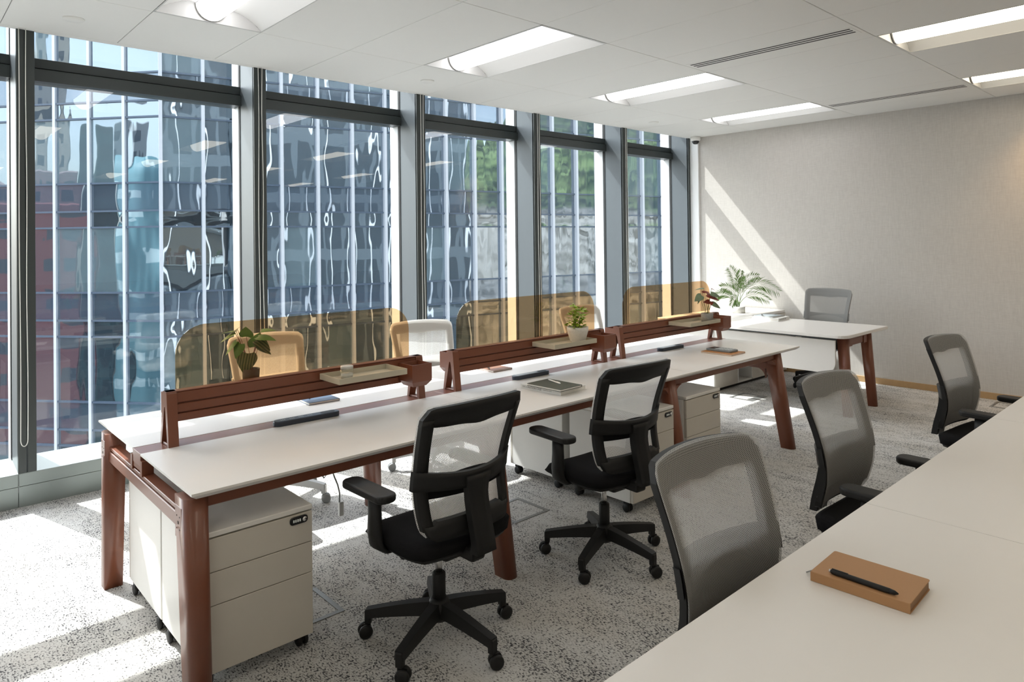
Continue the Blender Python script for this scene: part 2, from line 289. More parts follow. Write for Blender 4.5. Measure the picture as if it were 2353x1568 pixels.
class MB:
    def __init__(s): s.b = bmesh.new(); s.uv = None
    def mark(s): return len(s.b.verts)
    def poly(s, pts, smooth=False):
        vs = [s.b.verts.new(p) for p in pts]; f = s.b.faces.new(vs); f.smooth = smooth; return vs
    def box(s, x0, x1, y0, y1, z0, z1, bev=0.0, seg=1):
        t = bmesh.new(); bmesh.ops.create_cube(t, size=1)
        for v in t.verts: v.co = Vector(((x0 + x1) / 2 + v.co.x * (x1 - x0), (y0 + y1) / 2 + v.co.y * (y1 - y0), (z0 + z1) / 2 + v.co.z * (z1 - z0)))
        if bev: bmesh.ops.bevel(t, geom=t.edges[:], offset=bev, segments=seg, affect='EDGES', profile=0.5)
        s.merge(t); return s
    def merge(s, t, mtx=None):
        if mtx is not None: bmesh.ops.transform(t, matrix=mtx, verts=t.verts)
        me = bpy.data.meshes.new('tmp'); t.to_mesh(me); t.free(); s.b.from_mesh(me); bpy.data.meshes.remove(me)
    def prism(s, pts, axis, a, b_, bev=0.0, smooth=False, seg=1):
        """extrude a 2D outline; axis 'x': pts=(y,z); 'y': pts=(x,z); 'z': pts=(x,y)"""
        t = bmesh.new()
        def mk(p, h): return {'x': (h, p[0], p[1]), 'y': (p[0], h, p[1]), 'z': (p[0], p[1], h)}[axis]
        A = [t.verts.new(mk(p, a)) for p in pts]; B = [t.verts.new(mk(p, b_)) for p in pts]; n = len(pts)
        t.faces.new(A); t.faces.new(B[::-1])
        for i in range(n):
            f = t.faces.new((A[i], B[i], B[(i + 1) % n], A[(i + 1) % n])); f.smooth = smooth
        bmesh.ops.recalc_face_normals(t, faces=t.faces)
        if bev:
            es = [e for e in t.edges if any(len(f.verts) == n and n > 4 for f in e.link_faces)] if n > 4 else t.edges[:]
            bmesh.ops.bevel(t, geom=es, offset=bev, segments=seg, affect='EDGES', profile=0.5)
        s.merge(t); return s
    def tube(s, pts, r, n=8, cap=True, smooth=True):
        pts = [Vector(p) for p in pts]; rr = r if isinstance(r, (list, tuple)) else [r] * len(pts); rings = []
        up = None
        for i, p in enumerate(pts):
            d = (pts[min(i + 1, len(pts) - 1)] - pts[max(i - 1, 0)]).normalized()
            if up is None:
                up = Vector((0, 0, 1)) if abs(d.z) < 0.9 else Vector((1, 0, 0))
            a = d.cross(up).normalized(); bb = a.cross(d).normalized(); up = bb
            rings.append([s.b.verts.new(p + (a * math.cos(2 * PI * k / n) + bb * math.sin(2 * PI * k / n)) * rr[i]) for k in range(n)])
        for i in range(len(rings) - 1):
            for k in range(n):
                f = s.b.faces.new((rings[i][k], rings[i + 1][k], rings[i + 1][(k + 1) % n], rings[i][(k + 1) % n])); f.smooth = smooth
        if cap: s.b.faces.new(rings[0]); s.b.faces.new(rings[-1][::-1])
        return s
    def lathe(s, prof, c=(0, 0, 0), n=24, axis='z', smooth=True):
        rings = []; c = Vector(c)
        for (r, h) in prof:
            ring = []
            for k in range(n):
                a = 2 * PI * k / n; x, y = math.cos(a) * r, math.sin(a) * r
                v = {'z': (x, y, h), 'x': (h, x, y), 'y': (x, h, y)}[axis]; ring.append(s.b.verts.new(c + Vector(v)))
            rings.append(ring)
        for i in range(len(rings) - 1):
            for k in range(n):
                f = s.b.faces.new((rings[i][k], rings[i][(k + 1) % n], rings[i + 1][(k + 1) % n], rings[i + 1][k])); f.smooth = smooth
        for ring in (rings[0], rings[-1]):
            if (ring[0].co - ring[1].co).length > 1e-6: s.b.faces.new(ring)
        return s
    def grid(s, nu, nv, fn, smooth=True, uvf=None):
        V = [[s.b.verts.new(fn(i / nu, j / nv)) for j in range(nv + 1)] for i in range(nu + 1)]
        if uvf and s.uv is None: s.uv = s.b.loops.layers.uv.new('UVMap')
        for i in range(nu):
            for j in range(nv):
                q = ((i, j), (i + 1, j), (i + 1, j + 1), (i, j + 1)); f = s.b.faces.new([V[a][b_] for a, b_ in q]); f.smooth = smooth
                if uvf:
                    for lp, (a, b_) in zip(f.loops, q): lp[s.uv].uv = uvf(a / nu, b_ / nv)
        return V
    def slab(s, A, B, ny, smap, th, off=0.0):
        """closed slab between two 2D polylines A,B (equal length, (x,z)) mapped on a curved surface smap(x,z,depth)"""
        m = len(A); L = []
        for d in (off, off + th):
            g = [[s.b.verts.new(smap(A[i][0] + (B[i][0] - A[i][0]) * j / ny, A[i][1] + (B[i][1] - A[i][1]) * j / ny, d)) for j in range(ny + 1)] for i in range(m)]; L.append(g)
        def q(a, b_, c_, d_): f = s.b.faces.new((a, b_, c_, d_)); f.smooth = True
        for i in range(m - 1):
            for j in range(ny):
                q(L[0][i][j], L[0][i][j + 1], L[0][i + 1][j + 1], L[0][i + 1][j]); q(L[1][i][j], L[1][i + 1][j], L[1][i + 1][j + 1], L[1][i][j + 1])
            for j, o_ in ((0, 1), (ny, 0)):
                f = s.b.faces.new((L[0][i][j], L[0][i + 1][j], L[1][i + 1][j], L[1][i][j])); f.smooth = False
        for i in (0, m - 1):
            for j in range(ny): s.b.faces.new((L[0][i][j], L[0][i][j + 1], L[1][i][j + 1], L[1][i][j]))
    def build(s, name, m, parent=None, sharp=True, recalc=True, loc=None, rz=0.0):
        if recalc: bmesh.ops.recalc_face_normals(s.b, faces=s.b.faces)
        me = bpy.data.meshes.new(name); s.b.to_mesh(me); s.b.free()
        if isinstance(m, str): m = MT[m]
        me.materials.append(m)
        o = bpy.data.objects.new(name, me); C.objects.link(o)
        if parent: o.parent = parent
        if loc is not None: o.location = loc; o.rotation_euler = (0, 0, rz)
        return o
def box(name, m, x0, x1, y0, y1, z0, z1, parent=None, bev=0.0, seg=1):
    return MB().box(x0, x1, y0, y1, z0, z1, bev, seg).build(name, m, parent)
def copy_tree(o, parent=None):
    c = o.copy(); C.objects.link(c)
    if parent: c.parent = parent
    for ch in list(o.children): copy_tree(ch, c)
    return c
def rrect(x0, x1, y0, y1, r, n=5, corners=(1, 1, 1, 1)):
    """rounded outline; corners: (x0y0, x1y0, x1y1, x0y1)"""
    out = []
    for (cx, cy, a0, on) in ((x0 + r, y0 + r, PI, corners[0]), (x1 - r, y0 + r, 1.5 * PI, corners[1]), (x1 - r, y1 - r, 0, corners[2]), (x0 + r, y1 - r, 0.5 * PI, corners[3])):
        if on:
            for k in range(n + 1):
                a = a0 + PI / 2 * k / n; out.append((cx + math.cos(a) * r, cy + math.sin(a) * r))
        else:
            out.append((x0 if cx < (x0 + x1) / 2 else x1, y0 if cy < (y0 + y1) / 2 else y1))
    return out

# ================================================================== THE ROOM
XW, YW, ZC = 7.99, 5.17, 2.948
XL, YB = -3.2, -5.2
fl = struct(box('floor', 'carpet', XL, XW + 0.1, YB, YW + 0.3, -0.06, 0.0))
struct(box('wall_right', 'wall_fabric', XW, XW + 0.12, YB, YW + 0.28, 0, 3.4))
struct(box('wall_left', 'wall_white', XL - 0.12, XL, YB, YW + 0.28, 0, 3.4))
struct(box('wall_back', 'wall_white', XL, XW, YB - 0.12, YB, 0, 3.4))
struct(box('baseboard_right', 'baseboard_wood', XW - 0.012, XW, YB, YW, 0, 0.065, bev=0.002))
struct(box('trim_1', 'outer_white', 7.965, XW, 5.05, YW, 0.0, ZC))          # white jamb strip at the corner
# structural slab above the ceiling tiles
ceil = struct(box('ceiling', 'gasket', XL, XW, YB, 5.19, ZC + 0.14, ZC + 0.45))
struct(box('trim_2', 'ceiling_white', XL, XW, 5.125, 5.19, ZC, ZC + 0.14, bev=0.002))     # ceiling edge at the blind pocket
XS = [1.147 + 0.6285 * k for k in range(-7, 11)]
YS = [5.125, 4.30, 3.02, 1.745, 0.47, -0.81, -2.09, -3.37, -4.65]
LX = [1.147 + 1.8855 * k for k in (-2, -1, 0, 1, 2, 3)]
def is_lamp(x, row): return row in (1, 3, 5, 7) and any(abs(x - l) < 0.1 for l in LX)
slots = {(4.56, 2), (7.14, 2)}
protos = {}
for row in range(len(YS) - 1):
    y1, y0 = YS[row], YS[row + 1]
    for x in XS:
        x0, x1 = max(x, XL), min(x + 0.6285, XW)
        if x1 - x0 < 0.05 or is_lamp(x, row): continue
        key = (round(x1 - x0, 3), round(y1 - y0, 3))
        if key not in protos:
            hx, hy = (x1 - x0) / 2 - 0.0018, (y1 - y0) / 2 - 0.0018
            o = box('ceiling_tile', 'ceiling_white', -hx, hx, -hy, hy, 0, 0.02, ceil, bev=0.002); protos[key] = o
        else:
            o = protos[key].copy(); C.objects.link(o)
        o.location = ((x0 + x1) / 2, (y0 + y1) / 2, ZC)
# backing so gaps read as fine grey joints
struct(box('trim_3', 'concrete_pale', XL, XW, 4.30, 5.125, ZC + 0.022, ZC + 0.03))

# ceiling luminaires: recessed troffer with two curved wings and a round diffuser
def make_light(m):
    r = thing('ceiling_light', 'x', 'ceiling light', group='recessed linear ceiling lights')
    W, L, H = 0.6275, 1.2785, 0.10
    b = MB()
    for sgn in (-1, 1):
        def f(u, v, sgn=sgn):
            x = sgn * (0.085 + (W / 2 - 0.085) * u); z = H * math.cos(u * PI / 2) ** 0.8 if u < 1 else 0
            return (x, (-0.5 + v) * (L - 0.036), z)
        b.grid(8, 2, f)
    for v in (-1, 1):
        y = v * (L - 0.036) / 2
        b.poly([(-W / 2, y, 0)] + [(x, y, H * math.cos(max(0, (abs(x) - 0.085) / (W / 2 - 0.085)) * PI / 2) ** 0.8) for x in [-W / 2 * (1 - k / 10) for k in range(1, 10)] + [0.03 * k for k in range(0, 10)]] + [(W / 2, y, 0)])
    b.build('reflector', 'reflector_white', r, recalc=False)
    b = MB()
    for x0, x1, y0, y1 in ((-W / 2, W / 2, L / 2 - 0.019, L / 2), (-W / 2, W / 2, -L / 2, -L / 2 + 0.019), (-W / 2 - 0.001, -W / 2 + 0.008, -L / 2, L / 2), (W / 2 - 0.008, W / 2 + 0.001, -L / 2, L / 2)):
        b.box(x0, x1, y0, y1, -0.001, 0.0005)
    b.build('trim_frame', 'reflector_white', r)
    b = MB(); n = 14
    def g(u, v):
        a = PI * u; return (-0.088 * math.cos(a), (-0.5 + v) * (L - 0.06), H - 0.008 - 0.088 * math.sin(a))
    b.grid(n, 1, g)
    b.build('diffuser', m, r, recalc=False)
    for v in (-1, 1):
        b = MB(); y = v * (L - 0.06) / 2
        b.prism([(-0.090 * math.cos(PI * k / n), H - 0.008 - 0.090 * math.sin(PI * k / n)) for k in range(n + 1)], 'y', y - v * 0.002, y + v * 0.006)
        b.build('end_cap', 'grey_plastic', r)
    return r
cool = make_light('lamp_cool'); warm = make_light('lamp_warm')
names = {(2, 1): 'ceiling light nearest the camera, cut by the top left edge', (3, 1): 'large ceiling light left of centre, second along the window row',
         (4, 1): 'third ceiling light of the window row, right of the big one', (5, 1): 'small farthest ceiling light of the window row, next to the end wall',
         (4, 3): 'ceiling light at the top right corner, cut by the frame', (5, 3): 'farther ceiling light at the right edge, beyond the slot diffuser'}
used = {}
for row in (1, 3, 5, 7):
    for i, lx in enumerate(LX):
        wm = row > 1
        src = warm if wm else cool
        if wm not in used: o = src; used[wm] = 1
        else: o = copy_tree(src)
        o.location = (lx + 0.6285 / 2, (YS[row] + YS[row + 1]) / 2, ZC)
        if (i, row) in names: o['label'] = names[(i, row)]; o['group'] = 'recessed linear ceiling lights'
        else: o['label'] = 'recessed ceiling light in the part of the room outside the photo'; o['group'] = 'ceiling lights outside the view'
# slot diffusers
def slot(x, y0, y1, lab):
    t = thing('slot_diffuser', lab, 'air diffuser', (x, 0, ZC), 0, 'ceiling slot diffusers')
    for k in range(3):
        box('slot', 'gasket', 0.02 + k * 0.045, 0.042 + k * 0.045, y0, y1, -0.0015, 0.001, t)
    box('frame', 'ceiling_white', -0.01, 0.17, y0 - 0.02, y1 + 0.02, -0.001, 0.0005, t)
    return t
slot(4.585, 1.79, 2.98, 'long dark slot diffuser in the ceiling, upper right')
slot(7.09, 1.79, 2.98, 'thin far slot diffuser in the ceiling near the end wall')
for x, y, lab in ((0.831, 4.737, 'round white ceiling disc at the far left over the window'), (3.353, 4.698, 'round white ceiling disc left of centre'), (6.527, 4.712, 'small round white ceiling disc near the far corner')):
    t = MB().lathe([(0.0, 0), (0.05, 0), (0.056, 0.006), (0.058, 0.012), (0.04, 0.012)], n=28).build('ceiling_speaker', 'ceiling_white', loc=(x, y, ZC - 0.011))
    tag(t, lab, 'ceiling sensor', 'round ceiling discs')
t = thing('ceiling_downlight', 'warm recessed downlight washing the end wall, just outside the frame at upper right', 'downlight', (7.62, 1.05, ZC))
MB().lathe([(0.045, 0.0), (0.055, -0.003), (0.045, -0.004), (0.040, 0.0)], n=28).build('ring', 'reflector_white', t)
sd = bpy.data.lights.new('downlight', 'SPOT'); sd.energy = 38; sd.color = (1.0, 0.62, 0.30); sd.spot_size = R(110); sd.spot_blend = 0.9; sd.shadow_soft_size = 0.04
so = bpy.data.objects.new('lamp', sd); C.objects.link(so); so.parent = t; so.location = (0, 0, -0.01); so.rotation_euler = (0, R(-22), 0)
# CCTV dome
t = thing('security_camera', 'small white dome security camera in the far ceiling corner', 'camera', (7.90, 5.04, ZC))
MB().lathe([(0.0, 0), (0.062, 0), (0.064, -0.045), (0.05, -0.055), (0.0, -0.055)]).build('housing', 'wall_white', t)
MB().lathe([(0.046, -0.055), (0.042, -0.078), (0.025, -0.096), (0.0, -0.10)]).build('dome', 'black_gloss', t)

# ------------------------------------------------------------------ window wall
MX = [-3.76, -2.275, -0.785, 0.696, 2.174, 3.663, 5.149, 6.627, 7.985]   # right edges of the mullions
MW = 0.095; YG = 5.46
for i in range(1, len(MX)):
    xl = MX[i - 1]; xr = MX[i] - MW
    if i == len(MX) - 1: xr = 7.93
    if xl < XL: xl = XL
    if xr <= xl: continue
    wn_ = struct(empty('window_%d' % i, (xl, YW, 0)))
    def wb(name, m, x0, x1, y0, y1, z0, z1, bev=0.0): return box(name, m, x0 - xl, x1 - xl, y0 - YW, y1 - YW, z0, z1, wn_, bev)
    # mullion at the right side of this bay: a front tube, a grey web plate and the outer fin
    xm1 = MX[i] if i < len(MX) - 1 else 7.985
    b = MB(); b.box(xr - xl, xm1 - xl, 0.012, YG - YW, 0.205, 3.36, 0.003); b.build('mullion_web', 'mullion_grey', wn_)
    b = MB()
    mid = (xr + xm1) / 2
    b.box(xr - xl, mid - 0.004 - xl, 0.001, 0.03, 0.206, ZC + 0.3, 0.002); b.box(mid + 0.001 - xl, xm1 - xl, 0.001, 0.03, 0.206, ZC + 0.3, 0.002)
    b.build('mullion_front', 'mullion_dark', wn_)
    wb('gasket', 'gasket', xr - 0.004, xm1 + 0.004, YG - 0.015, YG + 0.015, 0.2, 3.36)
    wb('outer_fin', 'outer_white', xr, xm1, YG + 0.02, YG + 0.16, -8.0, 3.36, 0.004)
    # transom
    ty0, ty1, tz0, tz1 = 5.44, 5.575, 2.69, 2.843
    sp_ = tz0 + (tz1 - tz0) * 0.53
    wb('transom', 'mullion_dark', xl, xr, ty0 + 0.003, ty1, sp_ + 0.008, tz1, 0.002)
    wb('transom_cover', 'mullion_dark', xl, xr, ty0 - 0.02, ty1, tz0, sp_, 0.002)
    wb('transom_gap', 'gasket', xl, xr, ty0 + 0.01, ty1, sp_, sp_ + 0.008)
    # glass: lower light and upper light
    for z0, z1 in ((0.235, tz0 + 0.02), (tz1 - 0.02, 3.36)):
        wb('glass_pane', 'window_glass', xl, xr, YG - 0.004, YG + 0.004, z0, z1)
    # sill: top plate rising to the glass, upper and lower front panels
    b = MB(); b.prism([(0, 0.20), (0, 0.206), (YG + 0.02 - YW, 0.236), (YG + 0.02 - YW, 0.20)], 'x', xl - MW - xl + 0.001, xr - xl, 0.0)
    b.build('sill_top', 'sill_metal', wn_)
    wb('sill_panel', 'sill_metal', xl - MW + 0.003, xr, 0 + YW - 0.002, YW + 0.02, 0.128, 0.205, 0.002)
    wb('kick_panel', 'sill_metal', xl - MW + 0.003, xr, YW, YW + 0.02, 0.0, 0.126, 0.001)
struct(box('trim_4', 'mullion_dark', XL, XW, 5.42, 5.62, 3.36, 3.6))          # unseen head above the glass, placed to cut off the high sun
struct(box('trim_5', 'wall_white', XL, XW, 5.19, 5.62, 3.42, 3.6))
struct(box('wall_front', 'mullion_dark', XL, XW, YW + 0.02, 5.5, -0.6, 0.0))

def cord(x, z_end, gap, lab, wob=0.0):
    y = YW - 0.022
    pts = []
    for k in range(13): pts.append((x - gap / 2 + wob * math.sin(k * 0.8), y, ZC + 0.05 - (ZC + 0.05 - z_end - gap) * k / 12))
    for k in range(1, 8): a = PI + PI * k / 8; pts.append((x + gap / 2 * math.cos(a), y, z_end + gap + gap * math.sin(a)))
    for k in range(13): pts.append((x + gap / 2 + wob * math.sin(k * 1.1), y, z_end + gap + (ZC + 0.05 - z_end - gap) * k / 12))
    o = MB().tube(pts, 0.0028, 6).build('blind_cord', 'cord_white'); tag(o, lab, 'blind cord', 'looped blind cords on the mullions')
cord(0.630, 0.375, 0.036, 'white looped blind cord on the leftmost mullion, hanging to the sill', 0.002)
cord(2.118, 0.55, 0.030, 'white looped blind cord on the second mullion, behind the first amber screen', 0.004)
cord(3.610, 0.55, 0.030, 'white looped blind cord on the third mullion, between first and second screens', 0.003)
cord(5.095, 0.55, 0.030, 'white looped blind cord on the fourth mullion, behind the second screen', 0.003)
cord(6.575, 0.55, 0.030, 'white looped blind cord on the fifth mullion, at the third screen', 0.003)

# ================================================================== OUTSIDE
fwv = Vector((math.cos(YAW), math.sin(YAW), 0)); lfv = Vector((-math.sin(YAW), math.cos(YAW), 0))
P0 = Vector((7.874, 28.689, 0)); ta = R(-12.386); tdir = Vector((math.cos(ta), math.sin(ta), 0))
tl = (lfv * math.cos(R(8)) + fwv * math.sin(R(8)))
bld = thing('office_building', 'glass office tower opposite with white vertical fins, filling the windows', 'building', (0, 0, -8.77))
LV = [-8.77 + 4.27 * k for k in range(0, 6)]
CUT = [0, 4.27 - 1.72, 4.27 - 1.09, 4.27]      # from each floor line up: vision, vent strip, spandrel
pane_cache = {}
def pane_mesh(w_, h_, var):
    k = (round(w_, 2), round(h_, 2), var)
    if k in pane_cache: return pane_cache[k]
    rr = random.Random(var * 17 + int(h_ * 100)); A = rr.uniform(-0.008, 0.008) * min(h_, 1.5); b = MB()
    def f(u, v):
        return ((u - 0.5) * w_, -A * (1 - (2 * u - 1) ** 2) * (1 - (2 * v - 1) ** 4), v * h_)
    b.grid(4, 5, f); me = bpy.data.meshes.new('pane'); b.b.to_mesh(me); b.b.free(); pane_cache[k] = me; return me
def facade(P, t, n0, n1, depth):
    ang = math.atan2(t.y, t.x); nrm = Vector((t.y, -t.x, 0))
    if nrm.dot(-fwv) < 0: nrm = -nrm
    for n in range(n0, n1):
        c = P + t * (1.5 * (n + 0.5))
        for li in range(len(LV) - 1):
            for q in range(3):
                z0 = LV[li] + CUT[q]; h = CUT[q + 1] - CUT[q] - 0.07
                nm = ('window_pane', 'vent_pane', 'spandrel_panel')[q]
                m = ('facade_vision', 'facade_vision', 'facade_spandrel')[q]
                if q == 0 and random.random() < 0.33: m = 'facade_blind'
                me0 = pane_mesh(1.40, h, random.randint(0, 4) if q == 0 else random.randint(0, 2))
                key = (me0.name, m)
                if key not in pane_cache:
                    me = me0.copy(); me.materials.clear(); me.materials.append(MT[m]); pane_cache[key] = me
                o = bpy.data.objects.new(nm, pane_cache[key]); C.objects.link(o); o.parent = bld
                o.location = (c.x, c.y, z0 + 0.035 + 8.77); o.rotation_euler = (0, 0, ang if t.x > 0 else ang + PI)
    for n in range(n0 if depth > 0.2 else n0 + 1, n1 + 1):
        c = P + t * (1.5 * n); b = MB(); b.box(-0.06, 0.06, -depth, 0.05, -6, 4.27 * 5 + 1.0)
        o = b.build('facade_fin', 'fin_white', bld); o.location = (c.x, c.y, 0); o.rotation_euler = (0, 0, ang if t.x > 0 else ang + PI)
    a0, a1 = P + t * (1.5 * n0), P + t * (1.5 * n1)
    for z in [l + c_ for l in LV[:-1] for c_ in CUT[:3]] + [LV[-1]]:
        b = MB(); L = (a1 - a0).length; b.box(0, L, -0.07, 0.05, -0.035, 0.035)
        o = b.build('facade_transom', 'facade_frame', bld); s0 = a0 if t.x > 0 else a1
        o.location = (s0.x, s0.y, z + 8.77); o.rotation_euler = (0, 0, ang if t.x > 0 else ang + PI)
facade(P0, tdir, 0, 20, 0.24); facade(P0, tl, 0, 5, 0.10)
b = MB(); e1 = P0 + tdir * 31; e2 = P0 + tl * 9; bk = fwv * 14
nb = 0.14
b.prism([((P0 + fwv * nb).x, (P0 + fwv * nb).y), ((e1 + fwv * nb).x, (e1 + fwv * nb).y), ((e1 + bk).x, (e1 + bk).y), ((e2 + bk).x, (e2 + bk).y), ((e2 + fwv * nb).x, (e2 + fwv * nb).y)], 'z', -36, 4.27 * 5 + 0.5 + 8.77 - 8.77)
b.build('building_core', 'facade_core', bld)

# what the tower mirrors: our own street side, the city and the wooded hill
g = struct(box('floor_street', 'asphalt', -160, 160, -160, 160, -45.2, -45)); g.name = 'trim_6'
def city(name, m, x0, x1, y0, y1, z1, lab, bev=0.2):
    o = box(name, m, -(x1 - x0) / 2, (x1 - x0) / 2, -(y1 - y0) / 2, (y1 - y0) / 2, 0, z1 + 45, bev=bev); o.location = ((x0 + x1) / 2, (y0 + y1) / 2, -45)
    tag(o, lab, 'building', 'city buildings mirrored in the tower'); return o
city('city_building', 'own_facade', 8.6, 26, -14, 5.45, 30, 'dark glass wing of the same building, mirrored in the tower')
city('city_building', 'own_facade', -3.3, 8.5, -14, 5.45, -0.75, 'lower storeys of our own building, mirrored in the tower')
o = box('city_building', 'own_facade', -5.9, 5.9, -9.7, 9.7, 0, 26); o.location = (2.6, -4.25, 3.75); tag(o, 'upper storeys of our own building, mirrored in the tower', 'building', 'city buildings mirrored in the tower')
city('city_building', 'city_red', -46, -38, 31.6, 40, 5.5, 'red walled building mirrored in the left panes')
city('city_building', 'city_pink', -56, -47, 31.5, 42, 9, 'pink grey apartment block mirrored in the left panes')
city('city_building', 'city_cream', -66, -60, 33.5, 37, 34, 'slim striped apartment tower mirrored in the left panes')
city('city_building', 'city_dark', -46, -38, 28.7, 31.3, 13.5, 'dark green building mirrored in the second left pane column')
city('city_building', 'city_grey', -75, -68, 24, 27, 19, 'tall grey slab mirrored above the round tower')
city('city_building', 'city_grey', -50, -44, 12, 22.5, 16, 'grey apartment slab mirrored in the left panes')
city('city_building', 'city_grey', -26, -5.5, -22, 2, 3, 'low grey block beside our building, mirrored in the tower')
o = MB().lathe([(0, 0), (2.6, 0), (2.6, 53), (1.8, 55), (0, 55)], n=32).build('city_building', 'city_teal', loc=(-38, 26.0, -45)); tag(o, 'round teal glass tower mirrored in the facade', 'building', 'city buildings mirrored in the tower')
for k in range(12):
    o = box('facade_fin', 'outer_white', -0.05, 0.05, 0, 0.14, -16, 30); o.location = (9.4 + 1.485 * k, 5.45, 0); o.parent = bpy.data.objects['city_building']; o.matrix_parent_inverse = Matrix.Translation((-17.3, 4.275, 45))
for k in range(-1, 5):
    o = box('facade_fin', 'outer_white', -0.05, 0.05, 0, 0.14, 3.8, 26); o.location = (0.65 + 1.485 * k, 5.45, 0); o.parent = bpy.data.objects['city_building.002']; o.matrix_parent_inverse = Matrix.Translation((-2.6, 4.25, -3.75))
b = MB()
def hf(u, v):
    x = 30 + 150 * u; y = -30 - 90 * v; h = -30 + 75 * (v ** 0.8) * (0.6 + 0.4 * math.sin(u * 3)) + 4 * math.sin(x * 0.23) * math.cos(y * 0.19) + random.uniform(-1.8, 1.8)
    return (x, y, h)
b.grid(90, 60, hf, smooth=False); o = b.build('hillside', 'hill_mix'); tag(o, 'green wooded hillside mirrored in the right windows', 'hill')

# ================================================================== FURNITURE
T = 0.74
def leg_mesh(xt, yt, xf, yf, ztop, out, k_=1.0):
    """tapered leg: rounded on its outer side (out=-1: towards -y), flat inside"""
    b = MB(); rings = []
    w0, d0 = 0.088 * k_, 0.110 * k_; w1, d1 = 0.076 * k_, 0.095 * k_
    for kk in range(2):
        s_ = kk; x = xt + (xf - xt) * s_; y = yt + (yf - yt) * s_; z = ztop * (1 - s_); w_ = w0 + (w1 - w0) * s_; d_ = d0 + (d1 - d0) * s_
        pts = rrect(-w_ / 2, w_ / 2, -d_ / 2, d_ / 2, 0.034 * k_, 6, (1, 1, 0, 0))
        rings.append([b.b.verts.new((x + p[0], y + p[1] * (-out), z)) for p in pts])
    n = len(rings[0])
    for k in range(n):
        f = b.b.faces.new((rings[0][k], rings[0][(k + 1) % n], rings[1][(k + 1) % n], rings[1][k])); f.smooth = True
    b.b.faces.new(rings[0]); b.b.faces.new(rings[1]); return b
def fillet(x, sx, y0, y1, z, r):
    """quarter-round gusset under a beam; grows in sx direction from x, plane xz"""
    pts = [(x, z), (x + sx * r, z)] + [(x + sx * (r - r * math.sin(PI / 2 * k / 6)), z - r + r * math.cos(PI / 2 * k / 6)) for k in range(1, 7)]
    return pts
